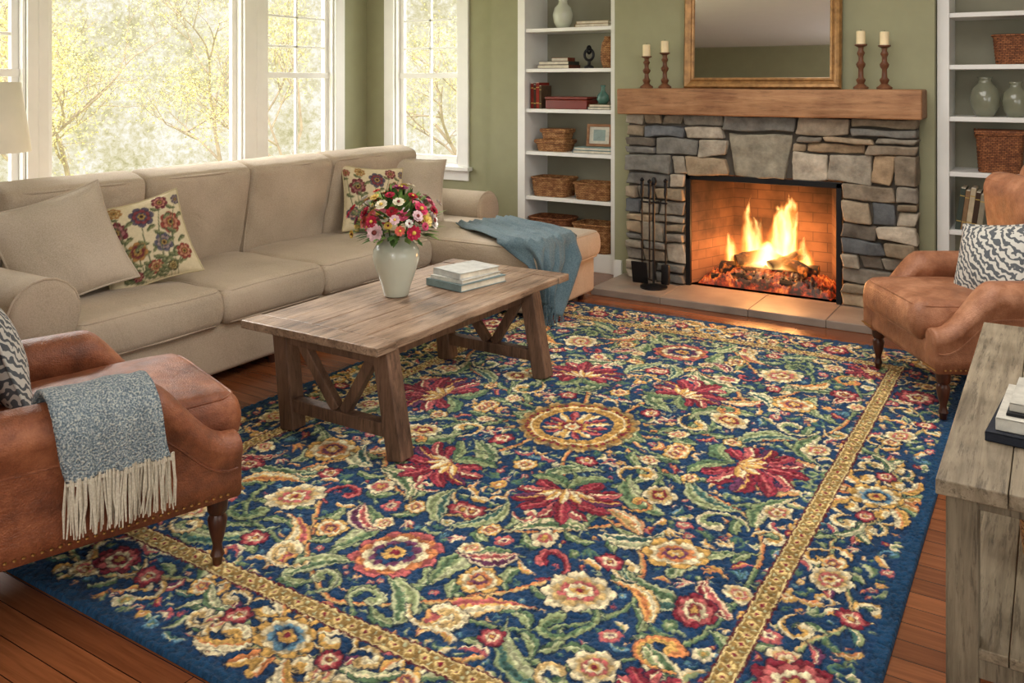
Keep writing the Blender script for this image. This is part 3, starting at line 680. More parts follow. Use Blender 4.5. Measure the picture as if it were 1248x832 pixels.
sub=N(nt,'ShaderNodeVectorMath',{0:nz.outputs['Color'],1:(.5,.5,.5)},operation='SUBTRACT')
sx=N(nt,'ShaderNodeSeparateXYZ',{0:tc.outputs['Object']})
am=N(nt,'ShaderNodeMath',{0:sx.outputs[2],1:.44,2:.09},operation='MULTIPLY_ADD')
sc=N(nt,'ShaderNodeVectorMath',{0:sub.outputs[0],3:am.outputs[0]},operation='SCALE')
pos=N(nt,'ShaderNodeVectorMath',{0:tc.outputs['Object'],1:sc.outputs[0]},operation='ADD')
sp=N(nt,'ShaderNodeSeparateXYZ',{0:pos.outputs[0]})
mt=lambda op,a,b_=0.0,cl=False:N(nt,'ShaderNodeMath',{0:a,1:b_},operation=op,use_clamp=cl).outputs[0]
tot=None
for (x0,y0,h,w) in [(-.15,0,.50,.085),(-.12,.03,.36,.08),(.10,0,.53,.14),(.05,-.02,.44,.12),(.155,.02,.40,.10),(.25,0,.24,.07),(-.27,0,.20,.07),(.0,-.02,.17,.34)]:
    zz=mt('DIVIDE',sp.outputs[2],h); wz=mt('MULTIPLY',mt('POWER',mt('MAXIMUM',mt('SUBTRACT',1.0,zz),0.0001),.7),w)
    dx=mt('SUBTRACT',sp.outputs[0],x0);dy=mt('SUBTRACT',sp.outputs[1],y0)
    r_=mt('SQRT',mt('ADD',mt('MULTIPLY',dx,dx),mt('MULTIPLY',dy,dy)))
    dn=mt('SUBTRACT',1.0,mt('DIVIDE',r_,wz),True)
    tot=dn if tot is None else mt('MAXIMUM',tot,dn)
colr=ramp(nt,tot,[(.0,(1,.10,.005)),(.3,(1,.30,.03)),(.75,(1,.66,.22))])
st=mt('MULTIPLY',mt('POWER',tot,1.6),60.0)
em=N(nt,'ShaderNodeEmission',{'Color':colr,'Strength':st}); nt.links.new(em.outputs[0],out.inputs['Volume']); M['flame']=m
mk('flames',box2(-.36,.36,-.14,.14,0,.58),'flame',fp,(-1.73,6.23,.20),smooth=False)

def frame_ring(w,h,prof):
    V=[];F=[]
    for ins,d in prof:
        a,b_=w/2-ins,h/2-ins
        V+=[(-a,-d,-b_),(a,-d,-b_),(a,-d,b_),(-a,-d,b_)]
    for k in range(len(prof)-1):
        for i in range(4):
            j=(i+1)%4; F.append((4*k+i,4*k+j,4*k+4+j,4*k+4+i))
    return np.array(V),F
mw,mh=1.09,.98
mo=empty('wall_mirror',(-1.755,6.045,1.455),(math.radians(-1.9),0,0))
V,F=frame_ring(mw,mh,[(0,-.01),(0,.02),(.012,.035),(.03,.03),(.05,.018),(.06,.026),(.072,.02),(.078,.005)])
mk('gilt_frame',(V+np.array([0,0,mh/2]),F),'gold',mo,smooth=False)
mk('mirror_pane',(np.array([(-mw/2+.07,-.008,.07),(mw/2-.07,-.008,.07),(mw/2-.07,-.008,mh-.07),(-mw/2+.07,-.008,mh-.07)]),[(0,1,2,3)]),'mirror',mo,smooth=False)
cw=wood('candlestick_wood',c(66,36,22),c(100,60,38),c(134,90,60),(20,20,4),.5)
def candlestick(x,y,h):
    o=empty('candlestick',(x,y,1.455)); H_=h-.085
    pr=[(.0,0),(.046,0),(.048,.012),(.034,.022),(.02,.035),(.027,.05),(.030,.06),(.017,.075),(.015,H_*.45),(.025,H_*.5),(.029,H_*.56),(.016,H_*.63),(.015,H_*.72),(.025,H_*.8),(.015,H_*.87),(.018,H_*.93),(.038,H_*.97),(.038,H_),(.0,H_)]
    mk('stick',lathe(pr,20),cw,o); mk('candle',lathe([(0,H_-.002),(.028,H_-.002),(.028,h-.004),(.024,h),(.0,h-.003)],18),'candle',o); mk('wick',tube([(0,0,h-.004),(0,.002,h+.01)],.0015,5),'iron',o)
candlestick(-2.56,5.96,.32);candlestick(-2.43,5.99,.345);candlestick(-1.08,5.98,.375);candlestick(-.935,5.96,.365)
ft=empty('fireplace_tool_set',(-2.42,5.76,.05)); P=[]
P.append(lathe([(0,0),(.095,0),(.095,.012),(.03,.022),(.012,.03),(0,.03)],20)); P.append(tube([(0,0,.02),(0,0,.74)],.009,8)); P.append(lathe([(0,.72),(.016,.725),(.022,.75),(.012,.775),(0,.78)],12))
P.append(tube([(-.1,0,.6),(.1,0,.6)],.007,6)); P.append(tube([(0,-.08,.6),(0,.08,.6)],.007,6))
for (x,y) in ((-.085,-.01),(.085,.01),(.0,-.075)):
    P.append(tube([(x,y,.08),(x,y,.64)],.0065,6)); P.append(tube([(x,y,.64),(x,y,.67),(x,y,.70),(x,y,.74)],[.008,.014,.011,.013],8)); V,F=lathe([(0,.74),(.014,.745),(.017,.76),(0,.775)],10); P.append((V+np.array([x,y,0]),F))
V,F=rbox(.12,.012,.16,.005,1); P.append((X(V,(-.1,-.015,.1),(.2,0,0)),F))
V,F=rbox(.06,.035,.14,.01,1); P.append((X(V,(.085,.01,.1)),F))
mk('tools',join(P),'iron',ft)

# ------------------------------------------------------------ bookshelves
def bookcase(x0,x1,name):
    o=empty(name,((x0+x1)/2,6.2,0)); h=(x1-x0)/2; y0,y1=0,.38; P=[]
    P+=[box2(-h,-h+.07,y0-.015,y1,0,2.42,r=.003),box2(h-.07,h,y0-.015,y1,0,2.42,r=.003),box2(-h,h,y0-.015,y1,2.34,2.42,r=.003),box2(-h+.07,h-.07,y0-.005,y1,0,.145,r=.003)]
    for z in (.56,.93,1.28,1.61,1.94): P.append(box2(-h+.07,h-.07,y0,y1,z-.03,z,r=.003))
    mk('case',join(P),'white',o,smooth=False); mk('back_panel',box2(-h+.07,h-.07,y1-.015,y1,.145,2.34),'shelfback',o,smooth=False)
bookcase(-3.81,-2.887,'built_in_bookcase'); bookcase(-.657,.617,'built_in_bookcase')
def basket(name,loc,w,d,h,mat='wicker',handles=False,lid=False,rz=0):
    o=empty(name,loc,(0,0,rz)); rings=[]
    def rr(w_,d_,z):
        pts=[]
        for k in range(32):
            a=2*pi*k/32; ca,sa=math.cos(a),math.sin(a); e_=.35
            pts.append((w_/2*math.copysign(abs(ca)**e_,ca),d_/2*math.copysign(abs(sa)**e_,sa),z))
        return pts
    nr=max(8,int(h/.011))
    for k in range(nr+1):
        t=k/nr; s_=.88+.12*t**.7; rip=.0035*(1 if k%2 else -1); rings.append(rr(w*s_+rip,d*s_+rip,h*t))
    if not lid:
        rings.append(rr(w*.95,d*.95,h)); rings.append(rr(w*.84,d*.84,h*.15))
    mk('body',loft(rings),mat,o,sharp=None)
    rim=rr(w+.006,d+.006,h); mk('rim',tube(rim,.008,6,True),mat,o)
    if handles:
        for s_ in (1,-1):
            mk('handle',tube([(s_*w/2,-.03,h*.9),(s_*(w/2+.008),-.02,h+.03),(s_*(w/2+.008),.02,h+.03),(s_*w/2,.03,h*.9)],.006,6),mat,o)
    if lid:
        V,F=rbox(w+.01,d+.01,.03,.012,2); mk('lid',(V+np.array([0,0,h+.012]),F),mat,o)
def book_parts(acc,w,d,h,loc,rz,col):
    t=.003
    def ad(V,F,cc): acc.add((X(V,loc,(0,0,rz)),F),cc)
    for z0,z1 in ((0,t),(h-t,h)):
        V,F=box2(-w/2,w/2,-d/2,d/2,z0,z1,r=.001); ad(V,F,col)
    V,F=box2(-w/2,-w/2+.005,-d/2,d/2,0,h,r=.001); ad(V,F,col)
    V,F=box2(-w/2+.004,w/2-.006,-d/2+.005,d/2-.005,t,h-t); ad(V,F,c(225,216,196))
def stack(name,loc,items,rz=0):
    a=Acc(); z=0
    for (w,d,h,col,r_,dx) in items: book_parts(a,w,d,h,(dx,0,z),r_,col); z+=h+.0005
    return a.build(name,loc=loc,rot=(0,0,rz),smooth=False)
def uprights(name,loc,items,rz=0,lean=0):
    a=Acc(); x=0
    for (th,d,hh,col) in items:
        V,F=box2(x,x+th,-d/2,d/2,0,hh,r=.002); a.add((X(V,(0,0,0),(0,lean,0)),F),col)
        V,F=box2(x+.003,x+th-.003,-d/2-.0005,d/2-.004,hh-.004,hh+.0006); a.add((X(V,(0,0,0),(0,lean,0)),F),c(220,210,188))
        for zz in (.2,.8):
            V,F=box2(x+.001,x+th-.001,-d/2-.0012,-d/2+.003,hh*zz,hh*zz+.006); a.add((X(V,(0,0,0),(0,lean,0)),F),c(190,160,90))
        x+=th+.001
    return a.build(name,loc=loc,rot=(0,0,rz),smooth=False)
def vase(name,loc,pr,mat,s=1): return mk(name,lathe([(r_*s,z*s) for r_,z in pr],32),mat,loc=loc,sharp=None)
jar=[(0,0),(.05,0),(.075,.05),(.085,.11),(.07,.17),(.04,.2),(.035,.225),(.045,.24),(.035,.238),(.03,.2),(0,.19)]
YS=6.33
vase('ceramic_jar',(-3.46,YS,1.941),jar,'ceramic'); stack('book_stack',(-3.15,YS,1.941),[(.3,.2,.025,c(150,120,80),0,0),(.28,.19,.022,c(190,170,130),.05,0)])
stack('book_stack',(-3.5,YS,1.611),[(.3,.2,.03,c(90,50,36),0,0),(.28,.2,.028,c(60,60,52),.04,0),(.16,.12,.03,c(120,60,40),0,-.04)],pi)
P=[lathe([(0,0),(.04,0),(.04,.015),(.012,.03),(.012,.06),(0,.06)],16)]
t=np.linspace(0,2*pi,30,endpoint=False); P.append(tube(np.stack([.04*np.cos(t),0*t,.11+.045*np.sin(t)],1),.011,8,True)); P.append(tube(np.stack([0*t,.03*np.cos(t),.15+.03*np.sin(t)],1),.009,8,True))
mk('knot_sculpture',join(P),'iron',loc=(-3.22,YS,1.611))
vase('woven_vase',(-3.03,YS-.05,1.611),[(0,0),(.035,0),(.055,.06),(.056,.13),(.045,.2),(.025,.235),(.03,.25),(.02,.25),(0,.23)],'wicker')
uprights('book_row',(-3.72,YS,1.281),[(.028,.17,.21,c(120,34,26)),(.022,.17,.2,c(70,50,38)),(.03,.17,.215,c(140,46,34)),(.02,.17,.19,c(90,70,50))])
mk('lacquer_box',join([box2(-.19,.19,-.1,.1,0,.075,r=.006),box2(-.195,.195,-.105,.105,.078,.1,r=.006)]),plain('red_lacquer',c(116,40,28),.35),loc=(-3.38,YS,1.281),smooth=False)
stack('book_stack',(-3.07,YS-.04,1.281),[(.2,.18,.022,c(70,84,80),0,0),(.18,.17,.02,c(150,140,112),.05,0)])
vase('teal_bud_vase',(-3.07,YS-.05,1.325),[(0,0),(.03,0),(.05,.03),(.045,.07),(.018,.1),(.014,.13),(.022,.15),(.014,.15),(0,.12)],plain('teal_glaze',c(72,110,100),.2))
basket('wicker_box',(-3.53,YS,.931),.29,.2,.07,'wicker',lid=True); basket('wicker_box',(-3.51,YS,1.030),.24,.17,.06,'wicker',lid=True)
stack('book_stack',(-3.14,YS-.02,.931),[(.34,.2,.025,c(60,96,104),0,0),(.32,.19,.022,c(150,176,176),.03,0)])
pf=empty('picture_frame',(-3.13,YS,.982),(math.radians(-10),0,math.radians(8)))
V,F=frame_ring(.21,.18,[(0,0),(0,.015),(.02,.015),(.022,.006)]); mk('frame',(V+np.array([0,0,.09]),F),'mantel',pf,smooth=False)
a=Acc(); a.add(box2(-.088,.088,-.005,.0,.015,.163),c(220,216,200)); a.add(box2(-.05,.05,-.007,-.004,.045,.135),c(150,166,160)); a.build('photo',parent=pf,smooth=False)
basket('wicker_basket',(-3.54,YS,.561),.34,.24,.15); basket('wicker_basket',(-3.14,YS-.02,.561),.33,.24,.13)
basket('wicker_basket',(-3.14,YS-.02,.146),.34,.26,.22,'wicker'); basket('wicker_basket',(-3.54,YS-.02,.146),.36,.26,.24,'wickerd')
basket('wicker_basket',(-.2,YS,1.611),.3,.22,.18,'wickerd'); basket('wicker_basket',(-.31,YS,.931),.27,.22,.24,'wickerd',True,True)
vase('glass_jar',(-.395,YS,1.281),jar,'glassy',1.05); vase('glass_jar',(-.225,YS-.02,1.281),jar,'glassy',.92)
uprights('book_row',(-.56,YS,.561),[(.03,.18,.27,c(66,74,66)),(.026,.18,.26,c(140,110,80)),(.03,.18,.28,c(196,180,150)),(.028,.18,.26,c(70,52,40)),(.03,.18,.25,c(150,140,120))],0,.13)

# ------------------------------------------------------------ sofa
so=empty('sectional_sofa',(-3.9,3.7,0))
_so=np.array((-3.9,3.7,0))
def smk(name,VF,mat,**k):
    V,F=VF; return mk(name,(np.asarray(V)-_so,F),mat,so,**k)
def rarm(y0,y1,x0,x1,zt,name):
    yc=(y0+y1)/2; w=(y1-y0)/2; R_=w*1.08; ww=w*.86; zc=zt-R_*.95
    rings=[]
    for k,x in enumerate(list(np.linspace(x0,x1,12))):
        pts=[(x,yc-ww,.06),(x,yc-ww,.2),(x,yc-ww,zc-.1)]
        for q in range(13):
            a=math.radians(205-q*(230/12)); pts.append((x,yc+R_*math.cos(a),zc+R_*.95*math.sin(a)))
        pts+=[(x,yc+ww,zc-.1),(x,yc+ww,.2),(x,yc+ww,.06)]; rings.append(np.array(pts))
    cen=np.array([0,yc,.35])
    def shr(r_,dx,s_):
        q=r_.copy(); q[:,0]+=dx; q[:,1:]=cen[1:]+(q[:,1:]-cen[1:])*s_; return q
    rings=[shr(rings[0],-.02,.93)]+rings+[shr(rings[-1],.018,.97),shr(rings[-1],.026,.9)]
    smk(name,loft(rings),'linen',sharp=None)
    fr=rings[-3].copy(); fr[:,0]+=.004; smk(name+'_piping',tube(fr,.006,6,False),'linen')
rarm(1.86,2.14,-4.42,-3.49,.70,'arm_near'); rarm(5.46,5.72,-4.42,-3.72,.66,'arm_far')
def sb(name,b_,r=.03,dv=(6,6,2)):
    V,F=rbox(b_[1]-b_[0],b_[3]-b_[2],b_[5]-b_[4],r,3,dv); smk(name,(V+np.array([(b_[0]+b_[1])/2,(b_[2]+b_[3])/2,(b_[4]+b_[5])/2]),F),'linen',sharp=None)
sb('base',(-4.45,-3.53,2.08,5.5,.05,.31)); sb('chaise_base',(-3.56,-2.73,4.66,5.46,.05,.31))
sb('back_frame',(-4.56,-4.34,1.88,5.72,.05,.86),.05)
def sc_(name,sx,sy,sz,loc,*a,**k): return cushion(name,sx,sy,sz,tuple(np.array(loc)-_so),*a,**k)
for i,(a,b_) in enumerate([(2.14,2.91),(2.91,3.61),(3.61,4.6)]):
    sc_('seat_cushion_%d'%(i+1),.9,b_-a-.008,.18,(-3.94,(a+b_)/2,.385),(0,0,0),'linen',so,.026,.04,i,wr=.007)
sc_('chaise_cushion',1.69,.86,.18,(-3.535,5.035,.385),(0,0,0),'linen',so,.02,.04,9)
for i,(a,b_) in enumerate([(2.16,2.9),(2.9,3.61),(3.61,4.3),(4.3,5.2)]):
    sc_('back_cushion_%d'%(i+1),.56,b_-a-.006,.21,(-4.235,(a+b_)/2,.735),(0,math.radians(-78),0),'linen',so,.05,.04,i+20,wr=.014)
P=[]
for (x,y) in ((-3.58,2.2),(-3.58,3.3),(-3.58,4.4),(-4.4,2.2),(-4.4,5.5),(-2.8,4.75),(-2.8,5.38)):
    V,F=lathe([(0,0),(.022,0),(.03,.06),(0,.06)],12); P.append((V+np.array([x,y,0]),F))
smk('feet',join(P),'darkwood')
pc=Cv(-1,1,-1,1,.01,c(212,198,164))
def sprig(x,y,col1,col2,R=.2):
    pc.leaf((x*.5,-1),(x,y),.15,.014,c(86,96,66),c(86,96,66))
    for k in range(5):
        t=.25+.16*k; px,py=x*.5+(x-x*.5)*t,-1+(y+1)*t
        pc.leaf((px,py),(px+.24*(1 if k%2 else -1),py+.12),.3,.05,c(92,100,70),c(132,134,96),lobes=2)
    pc.flower(x,y,R,7,[(1,col1),(.7,col2),(.45,col1),(.3,c(170,140,80)),(.15,c(60,40,40))],rot=x)
for q in [(-.62,.3,c(112,50,58),c(160,106,104),.27),(0,.52,c(88,82,96),c(130,64,68),.28),(.6,.22,c(140,68,58),c(186,130,104),.27),(-.3,-.25,c(166,122,72),c(116,54,58),.22),(.3,-.2,c(92,90,104),c(150,130,124),.23),(.72,-.5,c(136,64,56),c(186,134,104),.2),(-.76,-.5,c(92,80,94),c(180,140,120),.21),(-.5,.8,c(166,122,72),c(190,164,112),.17),(.5,.78,c(114,50,60),c(186,124,108),.2),(0,-.7,c(140,70,60),c(190,154,110),.17),(.36,-.78,c(100,90,60),c(170,150,100),.13),(-.4,-.8,c(112,50,58),c(170,110,100),.12),(.9,.75,c(88,82,96),c(150,130,124),.13),(-.92,.75,c(140,68,58),c(186,130,104),.12)]: sprig(*q)
fcol=lambda u,v: pc.sample(u,v)[0]
def face(dirx,diry,lean,roll=0):
    a=math.atan2(diry,dirx)
    R=Matrix.Rotation(a,3,'Z')@Matrix.Rotation(math.radians(90-lean),3,'Y')@Matrix.Rotation(pi/2+math.radians(roll),3,'Z')
    return R.to_euler()
pillow('floral_throw_pillow',.45,.45,.17,(-3.88,2.74,.70),face(1,-.45,24,12),'cloth',None,fcol,80,pinch=.1,pipc=c(190,176,140))
pillow('floral_throw_pillow',.45,.45,.17,(-3.93,4.52,.71),face(1,-.5,20,-6),'cloth',None,fcol,80,pinch=.1,pipc=c(190,176,140))
pillow('linen_throw_pillow',.54,.52,.2,(-3.93,2.34,.73),face(1,-.25,24,14),'linen2',pinch=.1)
pillow('linen_throw_pillow',.5,.48,.18,(-4.0,5.02,.73),face(1,-.8,22,-8),'linen2',pinch=.1)
def drape():
    x0,x1,y0,y1=-3.6,-2.69,4.61,5.46; zt=.497; rc=.05
    p0=np.array([-3.45,5.18]); d=np.array([.875,-.484]); n=np.array([.484,.875])
    L=1.27; Wd=.48; ns,nw=90,36; V=[];F=[]; ends=[]
    for i in range(ns+1):
        s_=L*i/ns; hw=Wd/2*(1+.15*math.sin(s_*3))
        for j in range(nw+1):
            b_=-1+2*j/nw
            p=p0+d*s_+n*b_*hw
            q=np.array([min(max(p[0],x0+rc),x1-rc),min(max(p[1],y0+rc),y1-rc)]); dv=p-q; D=np.linalg.norm(dv)
            rip=.018*math.sin(b_*13+s_*3)+.010*math.sin(b_*29+1)
            if D>rc:
                e=D-rc; dirn=dv/D; blend=min(1,e/.12); pos=q+dirn*(rc+.024+.02*blend+rip*blend*1.8+.03*blend*math.sin(b_*9)*(.5+.5*b_))
                z=zt-max(0,e-.0)*1.0+.005
            else:
                pos=p; z=zt+.010+1.1*abs(rip)+.012*math.sin(s_*11+b_*3)*.5+.006
            V.append((pos[0],pos[1],max(z,.03)))
            if i==ns: ends.append((pos[0],pos[1],max(z,.03)))
    W=nw+1
    for i in range(ns):
        for j in range(nw): a=i*W+j; F.append((a,a+1,a+W+1,a+W))
    o=empty('throw_blanket'); ob=mk('cloth',(V,F),'tealthrow',o,sharp=None); md=ob.modifiers.new('t','SOLIDIFY'); md.thickness=.008; md.offset=1
    P=[]
    for e_ in ends:
        for k in range(2):
            x,y,z=e_; x+=random.uniform(-.008,.008);y+=random.uniform(-.008,.008); P.append(tube([(x,y,z),(x+random.uniform(-.01,.01),y-.005,z*.5+.01),(x+random.uniform(-.015,.015),y-.01,.023)],.0028,4))
    mk('fringe',join(P),'tealthrow',o)
drape()

# ------------------------------------------------------------ coffee table
ct=empty('coffee_table',(0,0,.021)); P=[]
xs=np.linspace(-2.99,-2.23,6)
for i in range(5): P.append(box2(xs[i]+.0014,xs[i+1]-.0014,2.70,4.03,.417,.451+random.uniform(-.0015,.0015),r=.004))
P.append(box2(-2.995,-2.225,2.58,2.698,.416,.452,r=.005)); P.append(box2(-2.995,-2.225,4.032,4.14,.416,.452,r=.005))
mk('top',join(P),'table',ct,smooth=False)
P=[box2(-2.90,-2.30,2.72,2.75,.365,.416,r=.003),box2(-2.90,-2.87,2.72,3.9,.370,.416,r=.003),box2(-2.31,-2.28,2.72,3.9,.370,.416,r=.003)]
def beam(p,q,w,d):
    p=np.array(p,float);q=np.array(q,float);v=q-p;L=np.linalg.norm(v);z=v/L
    y=np.array([0,1.,0]); x=np.cross(y,z);x/=np.linalg.norm(x);y=np.cross(z,x)
    V,F=rbox(w,d,L,.005,1); return V@np.stack([x,y,z])+(p+q)/2,F
for ye in (2.68,3.80):
    P.append(beam((-2.78,ye,.0),(-2.83,ye,.416),.078,.078)); P.append(beam((-2.19,ye,.0),(-2.27,ye,.416),.078,.078))
    P.append(beam((-2.80,ye,.105),(-2.2,ye,.105),.055,.055)); P.append(beam((-2.82,ye,.387),(-2.25,ye,.387),.055,.055))
    P.append(beam((-2.52,ye,.13),(-2.72,ye,.37),.045,.04)); P.append(beam((-2.48,ye,.13),(-2.33,ye,.37),.045,.04))
mk('trestle_legs',join(P),'tableleg',ct,smooth=False)
fv=empty('flower_vase',(-2.70,3.27,.475))
mk('vase',lathe([(0,0),(.055,0),(.06,.006),(.07,.05),(.095,.12),(.112,.18),(.110,.22),(.09,.252),(.07,.268),(.066,.278),(.074,.288),(.066,.288),(.058,.268),(.08,.22),(0,.2)],40),'ceramic',fv,sharp=None)
def blossom(a,p,R,col,ctr,dirn):
    dirn=dirn/np.linalg.norm(dirn); u=np.cross(dirn,[.3,.1,1]);u/=np.linalg.norm(u);w=np.cross(dirn,u)
    for ly in range(3):
        n=9-ly*2; RR=R*(1-.27*ly); lift=.25+.35*ly
        for k in range(n):
            t=2*pi*k/n+ly*.4+random.uniform(-.1,.1); rd=math.cos(t)*u+math.sin(t)*w; tn=-math.sin(t)*u+math.cos(t)*w
            b0=p+dirn*RR*.05; m1=p+rd*RR*.55+dirn*RR*lift*.7; tp=p+rd*RR*1.0+dirn*RR*lift; hw=RR*.36
            V=np.array([b0,m1-tn*hw,m1+tn*hw,tp-tn*hw*.55,tp+tn*hw*.55,m1-dirn*RR*.08]); a.add((V,[(0,5,1),(0,2,5),(1,5,3),(5,4,3),(5,2,4)]),np.array(col)*random.uniform(.8,1.15))
    V,F=lathe([(0,0),(.3*R,.05*R),(.26*R,.25*R),(0,.35*R)],8); Rm=np.stack([u,w,dirn]); a.add((V@Rm+p+dirn*R*.2,F),ctr)
a=Acc(); fc=[c(190,40,72),c(208,60,98),c(232,150,166),c(246,240,232),c(238,200,96),c(170,70,120),c(224,110,90),c(240,204,208),c(178,36,54),c(218,90,124),c(248,240,214),c(226,130,150),c(244,214,130),c(208,50,84)]
for i in range(84):
    th=i*2.399; f=(i+.5)/84; ph=math.acos(1-1.15*f); dr=np.array([math.sin(ph)*math.cos(th),math.sin(ph)*math.sin(th),math.cos(ph)])
    rr=random.uniform(.68,1.18); p=np.array([0,0,.345])+dr*np.array([.20,.20,.16])*rr; R=random.choice([.024,.030,.036,.02,.028,.042])
    if rr>1.05: R=min(R,.024)
    blossom(a,p,R,random.choice(fc),c(226,190,90) if random.random()<.6 else c(120,50,46),dr+np.array([0,0,.2]))
for i in range(380):
    th=random.uniform(0,2*pi); ph=random.uniform(.1,2.0); dr=np.array([math.sin(ph)*math.cos(th),math.sin(ph)*math.sin(th),math.cos(ph)]); p=np.array([0,0,.33])+dr*np.array([.16,.16,.13])*random.uniform(.6,1.0)
    L_=random.uniform(.05,.10); q=p+dr*L_+np.array([random.uniform(-.02,.02),random.uniform(-.02,.02),0]); tn=np.cross(dr,[0,0,1.]);tn/=np.linalg.norm(tn)+1e-9; a.add((np.array([p,(p+q)/2-tn*.014,q,(p+q)/2+tn*.014]),[(0,1,2,3)]),np.array(random.choice([c(86,120,56),c(112,148,72),c(60,94,44),c(138,168,90)])))
for i in range(26):
    th=i*.7; p=np.array([.035*math.cos(th),.035*math.sin(th),.2]); q=np.array([.1*math.cos(th),.1*math.sin(th),.38]); a.add(tube([p,(p+q)/2+np.array([0,0,.02]),q],.003,5),c(70,104,48))
a.build('bouquet',parent=fv,sharp=None)
stack('book_stack',(-2.56,3.66,.475),[(.33,.25,.034,c(120,138,138),0,0),(.29,.22,.018,c(212,210,200),.04,-.005),(.27,.205,.030,c(196,196,190),-.06,.0)],math.radians(80))

# ------------------------------------------------------------ armchairs
def armchair(loc,rz,lm,D=.50):
    o=empty('leather_armchair',loc,(0,0,rz)); zb=.21
    Hf=lambda y:(lambda t:(t,.605-.205*(t*t*(3-2*t))**.85))(min(1,max(0,(y-.13)/.24)))
    for sg in (1,-1):
        rings=[]
        ys=list(np.linspace(-D-.06,.12,14))+list(np.linspace(.14,.385,18))
        for y in ys:
            t,h=Hf(y)
            R_=.082*(1-.34*t); xc=.345; bi,bo=.285,.395-.008*t
            pts=[(bi,y,zb),(bi,y,zb+.06),(bi,y,max(zb+.07,h-2*R_))]
            for q in range(13):
                a_=math.radians(215-q*(250/12)); pts.append((xc+R_*math.cos(a_)*1.02,y,h-R_*.85+R_*.85*math.sin(a_)))
            pts+=[(bo,y,max(zb+.07,h-2*R_)),(bo,y,zb+.06),(bo,y,zb)]
            pts=np.array(pts); pts[:,0]*=sg; rings.append(pts if sg>0 else pts[::-1])
        def shr(r_,dy,s_):
            q=r_.copy(); cz=q.mean(0); q=cz+(q-cz)*s_; q[:,1]+=dy; return q
        rings=[shr(rings[0],-.015,.9)]+rings+[shr(rings[-1],.010,.97),shr(rings[-1],.014,.9)]
        mk('arm_'+('right' if sg>0 else 'left'),loft(rings),lm,o,sharp=None)
        P=[]
        for y in np.arange(-D-.03,.37,.022): P.append((sg*.398,y,zb+.02))
        for k in range(0,11): t=k/10; P.append((sg*(.29+.1*t),.402,zb+.02))
        nb=lathe([(0,-.003),(.0055,-.002),(.0045,.002),(0,.004)],6)
        mk('nailheads',join([(nb[0]+np.array(p),nb[1]) for p in P]),'brass',o)
        wl=[]
        for y in np.linspace(-D,.385,30):
            t,h=Hf(y); R_=.082*(1-.34*t); wl.append((sg*(.397-.008*t),y,h-2*R_*.95))
        mk('arm_welt',tube(wl,.0045,6),lm,o)
    V,F=rbox(.76,D+.43,.14,.03,3,(8,8,2)); mk('seat_rail',(V+np.array([0,.18-D/2,zb+.07]),F),lm,o,sharp=None)
    cushion('seat_cushion',.57,D+.34,.16,(0,.27-D/2,.40),(math.radians(1.5),0,0),lm,o,.028,.045,4,wr=.004)
    V,F=rbox(.78,.17,.86,.075,4,(14,3,14)); z=V[:,2]/.43; u=V[:,0]/.39
    V[:,2]+=np.clip(z,0,1)*.06*(1-u*u); V[:,1]-=np.clip(z+.3,0,2)*.09; V[:,0]*=1-.08*np.clip(z,0,1)
    mk('backrest',(V+np.array([0,-D,zb+.44]),F),lm,o,sharp=None)
    cushion('back_cushion',.56,.56,.14,(0,-D+.095,.74),(math.radians(80),0,0),lm,o,.045,.055,8,wr=.007)
    lp=[(0,0),(.014,0),(.016,.02),(.022,.03),(.016,.045),(.014,.06),(.024,.10),(.03,.14),(.022,.155),(.03,.165),(.032,.19),(.03,.22),(0,.22)]
    P=[]
    for (x,y) in ((.34,.34),(-.34,.34),(.33,-D),(-.33,-D)): V,F=lathe(lp,16); P.append((V+np.array([x,y,0]),F))
    mk('turned_legs',join(P),'darkwood',o); return o
armchair((-2.62,1.58,.021),math.radians(-18),'leather')
armchair((-.32,4.73,.021),math.radians(122),'leather2',.36)
def chair_throw():
    o=empty('throw_blanket',(-2.62,1.58,.021),(0,0,math.radians(-18)))
    prof=np.array([(.242,.515),(.252,.55),(.268,.585),(.306,.616),(.35,.624),(.40,.610),(.434,.575),(.444,.53),(.440,.48),(.436,.44),(.434,.41)])
    K=40; s_=np.linspace(0,len(prof)-1,K); px=np.interp(s_,range(len(prof)),prof[:,0]);pz=np.interp(s_,range(len(prof)),prof[:,1])
    nw=30; V=[];F=[];ends=[]
    for i in range(K):
        t=i/(K-1)
        for j in range(nw+1):
            b_=-1+2*j/nw; y=-.02+.138*b_*(1-.04*t)+.05*t*t; rp=(.010*math.sin(b_*8+1)+.005*math.sin(b_*19))*t
            V.append((px[i]+max(0,rp+.004),y,pz[i]+.006+.004*math.sin(b_*6)*(1-t)))
            if i==K-1: ends.append(V[-1])
    W=nw+1
    for i in range(K-1):
        for j in range(nw): a=i*W+j; F.append((a,a+W,a+W+1,a+1))
    ob=mk('cloth',(V,F),'greythrow',o,sharp=None); md=ob.modifiers.new('t','SOLIDIFY'); md.thickness=.012; md.offset=1
    P=[]
    for e_ in ends:
        for k in range(3):
            x,y,z=e_; x+=random.uniform(-.002,.014); y+=random.uniform(-.008,.008); L_=random.uniform(.13,.16)
            y2=y+random.uniform(-.014,.014)
            P.append(tube([(x,y,z+.008),(x+.004,(y+y2)/2+random.uniform(-.006,.006),z-L_*.5),(x+random.uniform(-.004,.01),y2,z-L_)],[.0036,.0042,.002],5))
        P.append(tube([(e_[0]+.006,e_[1],e_[2]+.004),(e_[0]+.008,e_[1],e_[2]-.012)],.006,6))
    mk('fringe',join(P),'fringe',o)
chair_throw()
pillow('patterned_throw_pillow',.42,.38,.15,(-.26,4.66,.655),face(-.75,-.8,22,10),'ikat',n=30)
